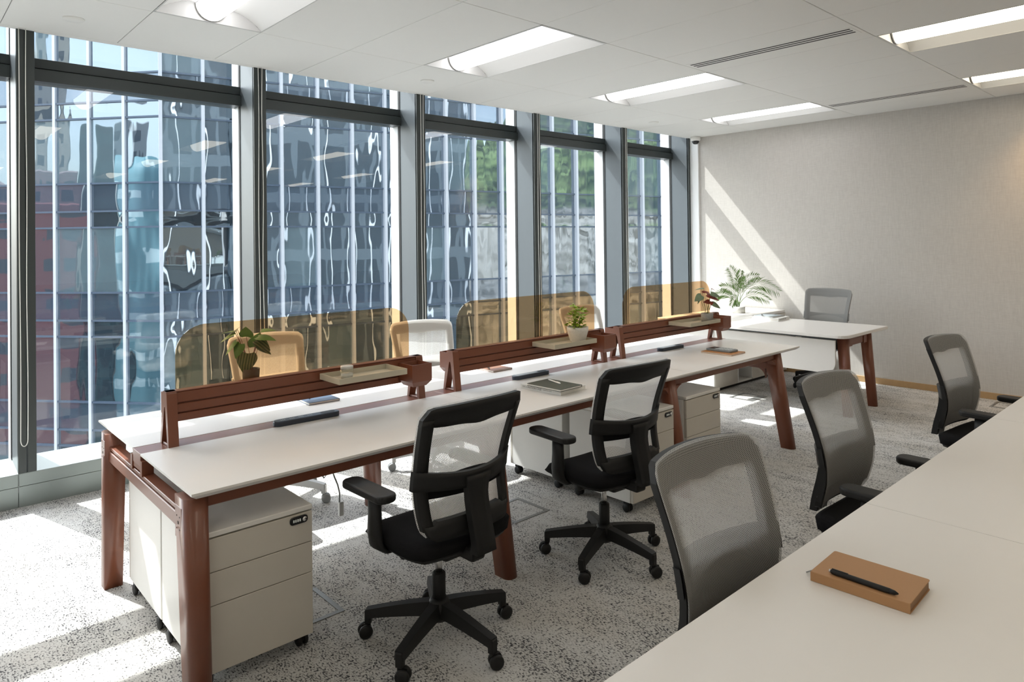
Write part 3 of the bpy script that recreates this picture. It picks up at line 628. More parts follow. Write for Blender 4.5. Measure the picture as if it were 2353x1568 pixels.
def workstation(loc, label, slats=True):
    t = thing('workstation_table', label, 'table', loc, 0, 'long bench workstations')
    X = [0, 1.563 , 3.073, 4.583]          # seams, relative to x=0.777
    for i in range(3):
        for (y0, y1) in ((0, 0.64), (0.76, 1.393)):
            x0, x1 = X[i] + (0.001 if i else 0), X[i + 1] - (0.0015 if i < 2 else 0)
            b = MB(); c = 0.022
            # bevelled underside on the outer edges
            ex0 = c if i == 0 else 0; ex1 = c if i == 2 else 0; ey0 = c if y0 == 0 else 0; ey1 = c if y0 > 0 else 0
            top = [(x0, y0), (x1, y0), (x1, y1), (x0, y1)]
            bot = [(x0 + ex0, y0 + ey0), (x1 - ex1, y0 + ey0), (x1 - ex1, y1 - ey1), (x0 + ex0, y1 - ey1)]
            V = [[b.b.verts.new((p[0], p[1], z)) for p in P_] for P_, z in ((top, T), (top, T - 0.009), (bot, T - 0.026))]
            b.b.faces.new(V[0])
            for a in range(2):
                for k in range(4): b.b.faces.new((V[a][k], V[a + 1][k], V[a + 1][(k + 1) % 4], V[a][(k + 1) % 4]))
            b.b.faces.new(V[2][::-1]); b.build('tabletop', 'laminate', t)
        box('cable_channel', 'terracotta_flat', X[i] + (0.001 if i else 0.0), X[i + 1] - 0.001, 0.641, 0.759, T - 0.055, T - 0.001, t, 0.001)
    lx = [0.03, 1.42, 2.90, 4.31]
    for i, x in enumerate(lx):
        for side, (yt, yf) in ((-1, (0.085, -0.035)), (1, (1.235, 1.20 + 0.0))):
            xf = x - 0.02 if i == 0 else x
            b = leg_mesh(x, yt, xf, yf, T - 0.028, side)
            o = b.build('leg', 'terracotta', t)
            # cast shoulder with arches along the rail
            r = 0.075; z = T - 0.072; ya, yb = sorted((yt + 0.045 * side, yt - 0.02 * side))
            for sx in (([] if i == 0 else [-1] if i == 3 else [1, -1])):
                xe = x + sx * 0.036
                MB().prism(fillet(xe, sx, 0, 0, z, r), 'y', ya, yb).build('leg_shoulder', 'terracotta', t)
            if i in (0, 3):
                xo = x - 0.046 if i == 0 else x + 0.038
                box('connector_plate', 'terracotta', xo, xo + 0.010, yt - side * 0.01 - 0.035, yt - side * 0.01 + 0.035, T - 0.175, T - 0.06, t, 0.002)
                for q in ((-1, -1), (1, -1), (-1, 1), (1, 1), (0, 0)):
                    s2 = 0.010 if q == (0, 0) else 0.0045
                    xb = xo - 0.001 if i == 0 else xo + 0.010
                    yy = yt - side * 0.01 + q[0] * 0.016; zz = T - 0.118 + q[1] * 0.022
                    box('hole_dot', 'dark_slot', xb, xb + 0.0015, yy - s2 / 2, yy + s2 / 2, zz - s2 / 2, zz + s2 / 2, t)  # dark dots stand in for the shade inside the plate's small holes
        # end / cross beam with a grooved face
        xb0 = x - 0.032
        b = MB(); b.box(xb0, xb0 + 0.05, 0.12, 1.19, T - 0.155, T - 0.105, 0.003); b.box(xb0 + 0.004, xb0 + 0.05, 0.12, 1.19, T - 0.10, T - 0.085, 0.002); b.box(xb0 + 0.01, xb0 + 0.04, 0.12, 1.19, T - 0.107, T - 0.098); b.build('cross_beam', 'terracotta', t)
        if i in (0, 3):
            pts = [(0.14, T - 0.15), (0.14, T - 0.23)] + [(0.14 + 0.07 * (1 - math.cos(PI / 2 * k / 5)), T - 0.23 + 0.075 * math.sin(PI / 2 * k / 5)) for k in range(1, 6)]
            MB().prism(pts, 'x', xb0 + 0.01, xb0 + 0.04).build('leg_shoulder', 'terracotta', t)
            for (ya, yb) in ((0.18, 0.62), (0.78, 1.13)): pass
            MB().box(xb0, xb0 + 0.045, 0.612, 0.64, T - 0.09, T - 0.028).box(xb0, xb0 + 0.045, 0.76, 0.788, T - 0.09, T - 0.028).box(xb0 + 0.004, xb0 + 0.02, 0.64, 0.76, T - 0.075, T - 0.056).build('beam_riser', 'terracotta', t)
    for y in (0.055, 1.215):
        box('side_beam', 'terracotta', lx[0] + 0.03, lx[3] - 0.03, y, y + 0.045, T - 0.074, T - 0.028, t, 0.003)
    return t
ws1 = workstation((0.777, 2.50, 0), 'long white bench table in the centre with terracotta legs and amber screens')
ws2 = copy_tree(ws1); ws2.location = (0.777, -0.513, 0); ws2['label'] = 'long white bench table in the foreground at lower right, carrying a tan notebook'

# screens: A-frame feet, grooved rail, amber panel, caddies
def screen_unit(x0, x1, s0, s1, label, caddy, first_outer=False):
    t = thing('desk_screen', label, 'desk screen', (x0, 3.2, T), 0, 'amber desk screens')
    L = x1 - x0; z0, z1 = 0.100, 0.226
    for xa in (0.0, L - 0.042):
        b = MB()
        o_ = [(-0.062, 0), (-0.036, 0.232 - 0.012), (-0.030, 0.232), (0.012, 0.232), (0.018, 0.232 - 0.012), (0.056, 0)]
        # outline with the open A cut out: build as two legs and a head and a foot bar
        b.prism([(-0.062, 0), (-0.044, 0), (-0.017, 0.150), (-0.012, 0.165), (-0.012, 0.232), (-0.030, 0.232), (-0.036, 0.222)], 'x', xa, xa + 0.042, 0.0)
        b.prism([(0.056, 0), (0.038, 0), (0.001, 0.150), (-0.004, 0.165), (-0.012, 0.165), (-0.012, 0.232), (0.012, 0.232), (0.019, 0.222)], 'x', xa, xa + 0.042, 0.0)
        b.box(xa + 0.004, xa + 0.038, -0.052, 0.046, 0, 0.010, 0.002)
        b.build('a_frame_leg', 'terracotta', t)
    b = MB(); xa, xb = 0.040, L - 0.04
    for (za, zb, yf) in ((z1 - 0.046, z1, -0.029), (z0 + 0.038, z1 - 0.052, -0.031), (z0, z0 + 0.033, -0.033)):
        b.prism([(yf, za), (yf - 0.002, za + 0.003), (yf - 0.001, zb - 0.002), (yf + 0.002, zb), (0.0, zb), (0.0, za)], 'x', xa, xb)
    b.box(xa, xb, -0.020, 0.010, z0 + 0.004, z1 - 0.004); b.build('rail', 'terracotta', t)
    box('rail_cap', 'terracotta_flat', 0.0, L, -0.033, 0.013, z1 + 0.001, z1 + 0.006, t, 0.002)
    # amber panel
    a, c = s0 - x0, s1 - x0
    pts = [(a, 0.135), (c, 0.135)]
    r = 0.125; zt = 0.505
    pts += [(c - r + r * math.cos(PI / 2 * k / 8), zt - r + r * math.sin(PI / 2 * k / 8)) for k in range(9)]
    pts += [(a + r - r * math.sin(PI / 2 * k / 8), zt - r + r * math.cos(PI / 2 * k / 8)) for k in range(9)]
    MB().prism(pts, 'y', 0.0145, 0.0205).build('screen_panel', 'amber_acrylic', t)
    # caddies: one on the front right, one behind at the left
    for (cx, ya, yb) in ((L - 0.155, -0.165, -0.035), (0.02, 0.022, 0.115)):
        b = MB(); pr = [(ya + 0.012, 0.02 + 0.032), (yb - 0.012, 0.052), (yb, 0.075), (yb, 0.205), (ya, 0.205), (ya, 0.075)]
        w_ = 0.125
        rings = []
        for (inset, zf, zc) in ((0.022, 0.090, 0), (0.0, 0.118, 0), (0.0, 0.210, 0)):
            rings.append([b.b.verts.new(p) for p in ((cx + inset, ya + inset, zf), (cx + w_ - inset, ya + inset, zf), (cx + w_ - inset, yb - inset * 0.4, zf), (cx + inset, yb - inset * 0.4, zf))])
        inner = [b.b.verts.new(p) for p in ((cx + 0.005, ya + 0.005, 0.210), (cx + w_ - 0.005, ya + 0.005, 0.210), (cx + w_ - 0.005, yb - 0.005, 0.210), (cx + 0.005, yb - 0.005, 0.210))]
        innb = [b.b.verts.new(p) for p in ((cx + 0.02, ya + 0.02, 0.11), (cx + w_ - 0.02, ya + 0.02, 0.11), (cx + w_ - 0.02, yb - 0.02, 0.11), (cx + 0.02, yb - 0.02, 0.11))]
        rings += [inner, innb]
        for q in range(len(rings) - 1):
            for k in range(4): b.b.faces.new((rings[q][k], rings[q][(k + 1) % 4], rings[q + 1][(k + 1) % 4], rings[q + 1][k]))
        b.b.faces.new(rings[0]); b.b.faces.new(rings[-1]); b.build('caddy', 'terracotta', t)
    return t
screen_unit(0.885, 2.205, 0.937, 2.150, 'nearest amber desk screen on its terracotta rail', 0)
screen_unit(2.415, 3.765, 2.486, 3.717, 'middle amber desk screen, with the ribbed white pot in front', 0)
screen_unit(3.930, 5.285, 4.041, 5.226, 'farthest amber desk screen, next to the reddish potted plant', 0)

def tray(x0, x1, ya, yb, zt, label):
    t = thing('desk_tray', label, 'tray', (x0, ya, zt - 0.028), 0, 'beige rail trays'); L = x1 - x0; D = yb - ya
    box('tray_base', 'beige_tray', 0.002, L - 0.002, 0.002, D - 0.002, 0, 0.004, t)
    b = MB(); th = 0.004
    for q in ((0, L, 0, th), (0, L, D - th, D), (0, th, th, D - th), (L - th, L, th, D - th)): b.box(*q, 0, 0.028)
    b.build('tray_rim', 'beige_tray', t); return t
tray(1.585, 1.965, 2.955, 3.155, 0.957, 'empty beige tray holding a small glass jar, on the nearest rail')
tray(3.045, 3.44, 2.955, 3.155, 0.957, 'beige tray carrying the ribbed white pot, on the middle rail')
tray(4.53, 4.955, 2.955, 3.155, 0.957, 'beige tray under the grey pot with reddish leaves, on the farthest rail')
tray(1.16, 1.56, 3.235, 3.435, 0.918, 'beige tray behind the nearest amber screen, under the striped-leaf plant')

# pedestals
def pedestal(loc, rz, label, H=0.57, D=0.50):
    t = thing('drawer_pedestal', label, 'cabinet', loc, rz, 'white mobile drawer pedestals'); W = 0.415; zb = 0.062
    box('body', 'white_steel', -W / 2, W / 2, 0.022, D, zb, H - 0.022, t, 0.003)
    box('top_panel', 'white_steel', -W / 2, W / 2, 0.0, D, H - 0.020, H, t, 0.003)
    zs = [zb, zb + 0.243, zb + 0.243 + 0.120, H - 0.024]
    for k in range(3):
        o = box('drawer', 'drawer_face', -W / 2 + 0.002, W / 2 - 0.002, 0.0, 0.020, zs[k] + 0.0015, zs[k + 1] - 0.0015, t, 0.0012)
        if k == 2:
            b = MB(); b.prism([(p[0], p[1]) for p in rrect(W / 2 - 0.095, W / 2 - 0.022, H - 0.062, H - 0.032, 0.012, 4)], 'y', -0.005, 0.001, 0.001)
            l = b.build('combination_lock', 'black_gloss', o)
            # third level: dials joined with the silver knob
    b = MB(); b.lathe([(0, -0.010), (0.008, -0.010), (0.0095, -0.006), (0.0095, -0.004)], (W / 2 - 0.036, 0, H - 0.047), 16, 'y'); b.build('lock_knob', 'chrome', t)
    b = MB()
    for k in range(4): b.box(W / 2 - 0.083 + k * 0.0085, W / 2 - 0.0775 + k * 0.0085, -0.0065, -0.0045, H - 0.052, H - 0.042)
    b.build('lock_dial', 'led_white', t)
    for sx in (-1, 1):
        for y in (0.06, D - 0.06):
            cs = empty('caster', (sx * (W / 2 - 0.024), y, 0), 0, t)
            m = 'black_plastic' if True else 'caster_grey'
            for s2 in (-1, 1): MB().lathe([(0, s2 * 0.005), (0.022, s2 * 0.005), (0.025, s2 * 0.009), (0.025, s2 * 0.018), (0.020, s2 * 0.021), (0, s2 * 0.021)], (0, 0, 0.025), 16, 'x').build('wheel', m, cs)
            MB().box(-0.018, 0.018, -0.018, 0.018, 0.048, 0.063).box(-0.004, 0.004, -0.015, 0.015, 0.02, 0.05).build('fork', m, cs)
    return t
p1 = pedestal((1.040, 2.555, 0), 0, 'white drawer pedestal nearest the camera, under the near end of the table')
def ped(loc, rz, lab):
    o = copy_tree(p1); o.location = loc; o.rotation_euler = (0, 0, rz); o['label'] = lab; return o
ped((1.040, 3.570, 0), PI, 'white pedestal back to back behind the nearest one, drawers facing the window')
ped((3.410, 2.490, 0), 0, 'white drawer pedestal behind the second black chair, lock visible')
ped((3.410, 3.550, 0), PI, 'white pedestal with its plain side showing, behind the first black chair')
ped((4.060, 2.555, 0), 0, 'white drawer pedestal right of the third table leg, half hidden by it')

# grey cable post and hanging power plug under the table
box('cable_post', 'mullion_grey', 3.335, 3.405, 3.62, 3.66, 0.0, 0.68, bev=0.004); tag(bpy.data.objects['cable_post'], 'grey upright metal cable post under the table behind the second black chair', 'post')
t = thing('power_cable', 'grey power cable with plug hanging below the table, left of the first black chair', 'cable', (1.70, 3.2, T - 0.056))
MB().tube([(-0.05 - 0.0 * k, 0, 0) if k == 0 else (-0.05 + 0.013 * math.sin(k) + 0.006 * k, 0.0, -0.045 * k) for k in range(10)], 0.004, 6).build('cord', 'caster_grey', t)
MB().tube([(-0.05, 0, 0), (-0.09, 0, -0.05), (-0.11, 0, -0.20), (-0.075, 0, -0.262), (-0.035, 0, -0.23), (-0.02, 0, -0.1), (-0.02, 0, 0)], 0.004, 6).build('cord', 'caster_grey', t)
box('plug', 'grey_plastic', 0.005, 0.030, -0.012, 0.012, -0.475, -0.405, t, 0.004)

# ------------------------------------------------------------------ chairs
def prof(z):   # backrest profile (local y of the sitting surface), front is +y
    P = [(0.44, -0.215), (0.50, -0.205), (0.56, -0.188), (0.63, -0.172), (0.69, -0.170), (0.76, -0.182), (0.84, -0.206), (0.92, -0.236), (1.02, -0.275), (1.1, -0.31)]
    for a, b_ in zip(P, P[1:]):
        if z <= b_[0]:
            s_ = (z - a[0]) / (b_[0] - a[0]); return a[1] + (b_[1] - a[1]) * s_
    return P[-1][1]
def sprof(z): return (prof(z - 0.03) + prof(z) * 2 + prof(z + 0.03)) / 4
def hw(z):
    P = [(0.50, 0.205), (0.58, 0.216), (0.68, 0.222), (0.80, 0.231), (0.95, 0.243), (1.02, 0.245)]
    for a, b_ in zip(P, P[1:]):
        if z <= b_[0]: return a[1] + (b_[1] - a[1]) * max(0, (z - a[0])) / (b_[0] - a[0])
    return P[-1][1]
def smap(x, z, d): return Vector((x, sprof(z) + 0.045 * (abs(x) / 0.24) ** 2.2 - d, z))
ZT, ZB = 1.012, 0.505
def outer(x, top):   # z of the outer outline at x (rounded corners)
    W = 0.243; r = 0.04 if top else 0.05; ax = abs(x); W = 0.243 if top else 0.205
    dz = 0
    if ax > W - r: dz = r - math.sqrt(max(0, r * r - (ax - W + r) ** 2))
    crown = 0.010 * (1 - (ax / W) ** 2)
    return ZT - dz + crown - 0.008 if top else ZB + dz
def make_chair(label, frame, mesh, base, cast, seatm='black_fabric', group='', arms=True, lz=0.645):
    t = thing('office_chair', label, 'chair', (0, 0, 0), 0, group)
    # --- back frame
    b = MB(); N = 24
    xs = [-0.243 + 0.486 * k / N for k in range(N + 1)]
    wave = lambda x: ZT - 0.075 - 0.022 * math.exp(-(x / 0.075) ** 2) + 0.006 * math.cos(x * 20)
    b.slab([(x, outer(x, True)) for x in xs], [(x, min(outer(x, True) - 0.02, wave(x))) for x in xs], 3, smap, 0.020, 0.006)
    zz = [0.545 + (ZT - 0.05 - 0.545) * k / 20 for k in range(21)]
    for s_ in (-1, 1):
        b.slab([(s_ * hw(z), z) for z in zz], [(s_ * (hw(z) - 0.042), z) for z in zz], 2, smap, 0.022, 0.006)
    xl_ = [-0.205 + 0.41 * k / N for k in range(N + 1)]
    b.slab([(x, outer(x, False)) for x in xl_], [(x, outer(x, False) + 0.068 if abs(x) < 0.17 else 0.56) for x in xl_], 3, smap, 0.024, 0.006)
    # curved yoke bar standing proud behind the lumbar
    xy = [-0.236 + 0.472 * k / N for k in range(N + 1)]
    sm2 = lambda x, z, d: smap(x, z, d + 0.045 * (1 - (abs(x) / 0.236) ** 2))
    b.slab([(x, 0.745 + 0.02 * (abs(x) / 0.236) ** 2) for x in xy], [(x, 0.690 - 0.01 * (1 - abs(x) / 0.236)) for x in xy], 3, sm2, 0.020, 0.008)
    b.build('back_frame', frame, t)
    b = MB(); zs = [0.44 + 0.285 * k / 12 for k in range(13)]
    sm3 = lambda x, z, d: smap(x, z, d + 0.050)
    b.slab([(-0.047 - 0.012 * max(0, (z - 0.66)) / 0.06, z) for z in zs], [(0.047 + 0.012 * max(0, (z - 0.66)) / 0.06, z) for z in zs], 3, sm3, 0.032, 0.0)
    b.box(-0.035, 0.035, -0.25, -0.06, 0.395, 0.450, 0.012, 2); b.build('back_spine', frame if frame == 'black_plastic' else frame, t)
    b = MB(); b.slab([(x, 0.735 - 0.03 * (abs(x) / 0.19) ** 2) for x in [-0.18 + 0.03 * k for k in range(13)]], [(x, lz + 0.008 * (abs(x) / 0.19)) for x in [-0.18 + 0.03 * k for k in range(13)]], 2, smap, 0.012, 0.010)
    b.build('lumbar_pad', 'black_fabric' if frame == 'black_plastic' else 'pale_plastic', t)
    # --- mesh sheet wrapped round the edge of the frame
    b = MB(); NU, NV = 20, 26
    def f(u, v):
        z = ZB + 0.012 + (ZT - ZB - 0.014) * v; x = (2 * u - 1)
        w_ = hw(z) + 0.002
        r = 0.04
        if z > ZT - r: w_ -= r - math.sqrt(max(0, r * r - (z - ZT + r) ** 2))
        if z < ZB + 0.05: w_ -= 0.05 - math.sqrt(max(0, 0.05 ** 2 - (ZB + 0.05 - z) ** 2))
        xx = x * w_; return smap(xx, z + (0.010 * (1 - x * x) if v == 1 else 0), 0.0)
    b.grid(NU, NV, f, uvf=lambda u, v: (u * 0.48, v * 0.51)); b.build('mesh_back', mesh, t, recalc=False)
    # --- seat
    b = MB(); NX, NY = 14, 14
    def seat_xy(u, v):
        a, c = 2 * u - 1, 2 * v - 1; hx = 0.245 - 0.012 * c; hy = 0.235
        x = hx * a * math.sqrt(1 - 0.28 * c * c * abs(c)); y = hy * c * math.sqrt(1 - 0.22 * a * a * abs(a)); return x, y, a, c
    def zt_(a, c): 
        h = 0.500 - 0.012 * (1 - a * a) - 0.055 * max(0, c - 0.35) ** 1.6 / 0.65 ** 1.6 + 0.006 * max(0, -c)
        e = max(abs(a), abs(c)); return h - 0.020 * max(0, (e - 0.8) / 0.2) ** 2.2
    b.grid(NX, NY, lambda u, v: (lambda q: (q[0], q[1] + 0.02, zt_(q[2], q[3])))(seat_xy(u, v)))
    b.grid(NX, NY, lambda u, v: (lambda q: (q[0] * 0.97, q[1] * 0.97 + 0.02, 0.438 - 0.035 * max(0, q[3] - 0.4)))(seat_xy(u, v)))
    bmesh.ops.remove_doubles(b.b, verts=b.b.verts, dist=0.0001)
    be = [e for e in b.b.edges if e.is_boundary]; bmesh.ops.bridge_loops(b.b, edges=be)
    for fc in b.b.faces: fc.smooth = True
    b.build('seat', seatm, t)
    b = MB()
    b.grid(10, 10, lambda u, v: (lambda q: (q[0] * 0.93, q[1] * 0.95 + 0.02, 0.437 - 0.032 * max(0, q[3] - 0.4)))(seat_xy(u, v)))
    b.grid(10, 10, lambda u, v: (lambda q: (q[0] * 0.90, q[1] * 0.92 + 0.02, 0.420 - 0.022 * max(0, q[3] - 0.4)))(seat_xy(u, v)))
    be = [e for e in b.b.edges if e.is_boundary]; bmesh.ops.bridge_loops(b.b, edges=be); b.build('seat_pan', base if base != 'grey_plastic' else 'grey_plastic', t)
    MB().box(-0.075, 0.075, -0.14, 0.10, 0.372, 0.424, 0.015, 2).box(-0.16, 0.16, -0.03, 0.03, 0.395, 0.424, 0.008).build('tilt_mechanism', base, t)
    MB().tube([(0.06, 0.03, 0.395), (0.20, 0.03, 0.39), (0.245, 0.03, 0.375)], [0.007, 0.006, 0.013], 8).build('lever', base, t)
    MB().lathe([(0, -0.165), (0.020, -0.165), (0.023, -0.155), (0.023, -0.12), (0, -0.12)], (0, 0.02, 0.388), 16, 'x').build('tension_knob', base, t)
    # --- arms
    if arms:
        for s_ in (-1, 1):
            b = MB(); x = s_ * 0.268
            path = [(x, 0.045, 0.632), (x, 0.045, 0.56), (x - s_ * 0.002, 0.05, 0.49), (x - s_ * 0.012, 0.055, 0.445), (x - s_ * 0.045, 0.06, 0.415), (x - s_ * 0.11, 0.06, 0.405)]
            n_ = 12; rings = []
            for k, p in enumerate(path):
                wy = (0.034, 0.036, 0.040, 0.046, 0.042, 0.034)[k]; wx = (0.018, 0.018, 0.019, 0.02, 0.014, 0.010)[k]
                ring = []
                for q in range(n_):
                    a = 2 * PI * q / n_; ca, sa = math.cos(a), math.sin(a)
                    dx, dz = (wx * abs(ca) ** 0.7 * (1 if ca > 0 else -1), 0) if k < 3 else (wx * ca * (0.75 if k == 3 else 0.15), (-wx * ca * s_ * (0.5 if k == 3 else 1)))
                    ring.append(b.b.verts.new((p[0] + dx, p[1] + wy * sa, p[2] + dz)))
                rings.append(ring)
            for i_ in range(len(rings) - 1):
                for q in range(n_):
                    fc = b.b.faces.new((rings[i_][q], rings[i_][(q + 1) % n_], rings[i_ + 1][(q + 1) % n_], rings[i_ + 1][q])); fc.smooth = True
            b.b.faces.new(rings[0]); b.b.faces.new(rings[-1]); b.build('arm_post', frame, t)
            b = MB(); pts = rrect(x - 0.043, x + 0.043, -0.06, 0.235, 0.036, 6)
            b.prism(pts, 'z', 0.632, 0.662, 0.009, seg=3); b.build('arm_pad', base if base == 'black_plastic' else frame, t)
    # --- column and base
    MB().lathe([(0.014, 0.24), (0.014, 0.40)], n=16).build('gas_lift', 'chrome', t)
    MB().lathe([(0, 0.115), (0.027, 0.115), (0.027, 0.268), (0.022, 0.274), (0.013, 0.274)], n=20).build('column_sleeve', base, t)
    MB().lathe([(0, 0.085), (0.036, 0.085), (0.045, 0.10), (0.045, 0.150), (0.036, 0.168), (0.028, 0.172)], n=24).build('base_hub', base, t)
    for k in range(5):
        a = R(-13.0 + 72 * k); m = Matrix.Rotation(a, 4, 'Z')
        b = MB(); N = 7; rings = []
        for i_ in range(N):
            s_ = i_ / (N - 1); x = 0.028 + (0.300 - 0.028) * s_; ztop = 0.160 - 0.045 * s_ ** 1.3 - 0.0; zb = ztop - (0.055 - 0.022 * s_); wt = 0.020 - 0.004 * s_; wb_ = 0.028 - 0.008 * s_
            rings.append([b.b.verts.new(p) for p in ((x, -wt, ztop), (x, wt, ztop), (x, wb_, zb), (x, -wb_, zb))])
        for i_ in range(N - 1):
            for q in range(4): b.b.faces.new((rings[i_][q], rings[i_][(q + 1) % 4], rings[i_ + 1][(q + 1) % 4], rings[i_ + 1][q]))
        b.b.faces.new(rings[0]); b.b.faces.new(rings[-1]); b.box(0.278, 0.305, -0.015, 0.015, 0.056, 0.112, 0.004)
        bmesh.ops.transform(b.b, matrix=m, verts=b.b.verts); b.build('base_arm', base, t)
        px, py = 0.293 * math.cos(a), 0.293 * math.sin(a)
        cs = empty('caster', (px, py, 0), a + (k * 1.3) % 2.1, t)
        for s2 in (-1, 1):
            MB().lathe([(0, s2 * 0.005), (0.023, s2 * 0.005), (0.0275, s2 * 0.009), (0.0275, s2 * 0.019), (0.022, s2 * 0.024), (0.008, s2 * 0.0255), (0, s2 * 0.0255)], (0.012, 0, 0.0275), 18, 'y').build('wheel', cast, cs)
        MB().box(-0.004, 0.028, -0.004, 0.004, 0.02, 0.055).lathe([(0, 0.045), (0.011, 0.045), (0.011, 0.062), (0, 0.062)], n=10).build('fork', cast, cs)
    return t
black = make_chair('black mesh office chair nearest the camera, seen from behind at the table', 'black_plastic', 'mesh_pale', 'black_plastic', 'black_plastic', group='black framed office chairs')
black.location = (1.645, 2.262, 0); black.rotation_euler = (0, 0, R(1.5))
def chair(src, x, y, rz, lab, s=1.0):
    o = copy_tree(src); o.location = (x, y, 0); o.rotation_euler = (0, 0, rz); o['label'] = lab
    return o
chair(black, 2.680, 2.268, R(-4), 'second black mesh office chair, seen from behind in front of the drawer pedestals')
greym = make_chair('grey mesh office chair nearest the camera at the foreground table', 'black_plastic', 'mesh_grey', 'black_plastic', 'black_plastic', group='grey mesh chairs at the foreground table', lz=0.53)
greym.location = (1.705, 0.845, 0); greym.rotation_euler = (0, 0, R(177))
chair(greym, 2.95, 1.030, R(178), 'middle grey mesh office chair at the foreground table, in front of the corner desk')
chair(greym, 4.56, 1.040, R(174), 'farthest grey mesh office chair at the foreground table, against the fabric wall')
pale = make_chair('pale grey office chair on the window side, behind the striped-leaf plant', 'pale_plastic', 'mesh_pale', 'grey_plastic', 'caster_grey', group='pale grey office chairs at the window')
pale.location = (1.82, 4.17, 0); pale.rotation_euler = (0, 0, R(177))
chair(pale, 2.90, 4.02, R(168), 'pale grey office chair half behind the nearest amber screen, on the window side')
chair(pale, 4.56, 3.90, R(177), 'pale grey office chair half behind the middle amber screen, on the window side')
execc = make_chair('grey framed mesh chair behind the corner desk, by the fabric wall', 'mid_plastic', 'mesh_mid', 'black_plastic', 'black_plastic', group='')

execc.location = (7.27, 3.17, 0.035); execc.rotation_euler = (0, 0, R(90)); execc.scale = (1, 1, 1)

# ------------------------------------------------------------------ corner desk, modesty panel and return cabinet
t = thing('corner_desk', 'white corner desk with terracotta legs and a white modesty panel, by the end wall', 'desk', (6.15, 2.46, 0))
MB().prism(rrect(0, 0.99, 0, 1.42, 0.09, 6, (1, 0, 0, 0)), 'z', T - 0.028, T, 0.003).build('tabletop', 'laminate', t)
for (x, xf) in ((0.22, 0.19), (0.74, 0.76)):
    leg_mesh(x, 0.11, xf, 0.06, T - 0.03, -1, 0.8).build('leg', 'terracotta', t)
b = MB(); b.box(0.26, 0.70, 0.09, 0.13, T - 0.125, T - 0.065, 0.003); b.prism([(0.255, T - 0.12), (0.255, T - 0.19), (0.27, T - 0.15), (0.32, T - 0.125)], 'y', 0.09, 0.13); b.build('end_beam', 'terracotta', t)
box('connector_plate', 'terracotta', 0.28, 0.35, 0.082, 0.09, T - 0.13, T - 0.06, t, 0.002); box('connector_plate', 'terracotta', 0.62, 0.69, 0.082, 0.09, T - 0.13, T - 0.06, t, 0.002)
box('side_beam', 'mullion_grey', 0.16, 0.20, 0.16, 1.3, T - 0.062, T - 0.03, t, 0.002)
box('beam_groove', 'dark_slot', 0.1585, 0.161, 0.16, 1.25, T - 0.052, T - 0.040, t)
MB().prism(rrect(0.145, 1.36, 0.375, T - 0.065, 0.10, 8, (1, 0, 0, 0)), 'x', 0.13, 0.148, 0.002).build('modesty_panel', 'laminate', t)
t = thing('storage_cabinet', 'low white storage cabinet under and beside the corner desk, carrying the palm', 'cabinet', (6.35, 3.87, 0))
W = 1.60
box('cabinet_top', 'laminate', -0.05, W, 0.012, 0.66, T - 0.030, T, t, 0.002)
box('side_panel', 'white_steel', 0.0, 0.018, 0, 0.62, 0.03, T - 0.03, t, 0.001); box('side_panel', 'white_steel', W - 0.018, W, 0, 0.62, 0.03, T - 0.03, t)
box('back_panel', 'white_steel', 0.018, W - 0.018, 0.60, 0.62, 0.03, T - 0.03, t); box('bottom_panel', 'white_steel', 0.018, W - 0.018, 0.01, 0.6, 0.03, 0.05, t)
box('plinth', 'black_plastic', 0.02, W - 0.02, 0.03, 0.60, 0.0, 0.03, t)
box('cabinet_door', 'drawer_face', 0.02, 0.475, 0, 0.018, 0.034, T - 0.034, t, 0.0015)
box('divider', 'white_steel', 0.478, 0.494, 0, 0.60, 0.05, T - 0.03, t); box('divider', 'white_steel', 0.775, 0.791, 0, 0.60, 0.05, T - 0.03, t)
box('shelf', 'white_steel', 0.494, 0.775, 0.01, 0.59, 0.37, 0.386, t)
box('cabinet_door', 'drawer_face', 0.794, 1.18, 0, 0.018, 0.034, T - 0.034, t, 0.0015); box('cabinet_door', 'drawer_face', 1.184, W - 0.02, 0, 0.018, 0.034, T - 0.034, t, 0.0015)

# ------------------------------------------------------------------ things on the desks
def quadthing(name, label, cat, loc, rz, group=None): return thing(name, label, cat, loc, rz, group)
def notebook(loc, rz, L, W_, H, cover, label, pages='paper', rib=None):
    t = thing('notebook', label, 'notebook', loc, rz, None)
    c = 0.0022
    MB().prism(rrect(-L / 2, L / 2, -W_ / 2, W_ / 2, 0.006, 3, (1, 1, 1, 1)), 'z', H - c, H, 0.0006).build('front_cover', cover, t)
    MB().prism(rrect(-L / 2, L / 2, -W_ / 2, W_ / 2, 0.006, 3), 'z', 0, c, 0.0006).build('back_cover', cover, t)
    box('pages', pages, -L / 2 + 0.003, L / 2 - 0.003, -W_ / 2 + 0.001, W_ / 2 - 0.003, c, H - c, t)
    box('spine', cover, -L / 2, L / 2, -W_ / 2 - 0.0008, -W_ / 2 + 0.002, 0.0005, H - 0.0005, t, 0.0004)
    if rib: MB().tube([(-L / 2 + 0.0, 0.02, H / 2), (-L / 2 - 0.012, 0.022, H / 2 - 0.002), (-L / 2 - 0.024, 0.03, 0.003)], 0.0016, 5).build('ribbon', rib, t)
    return t
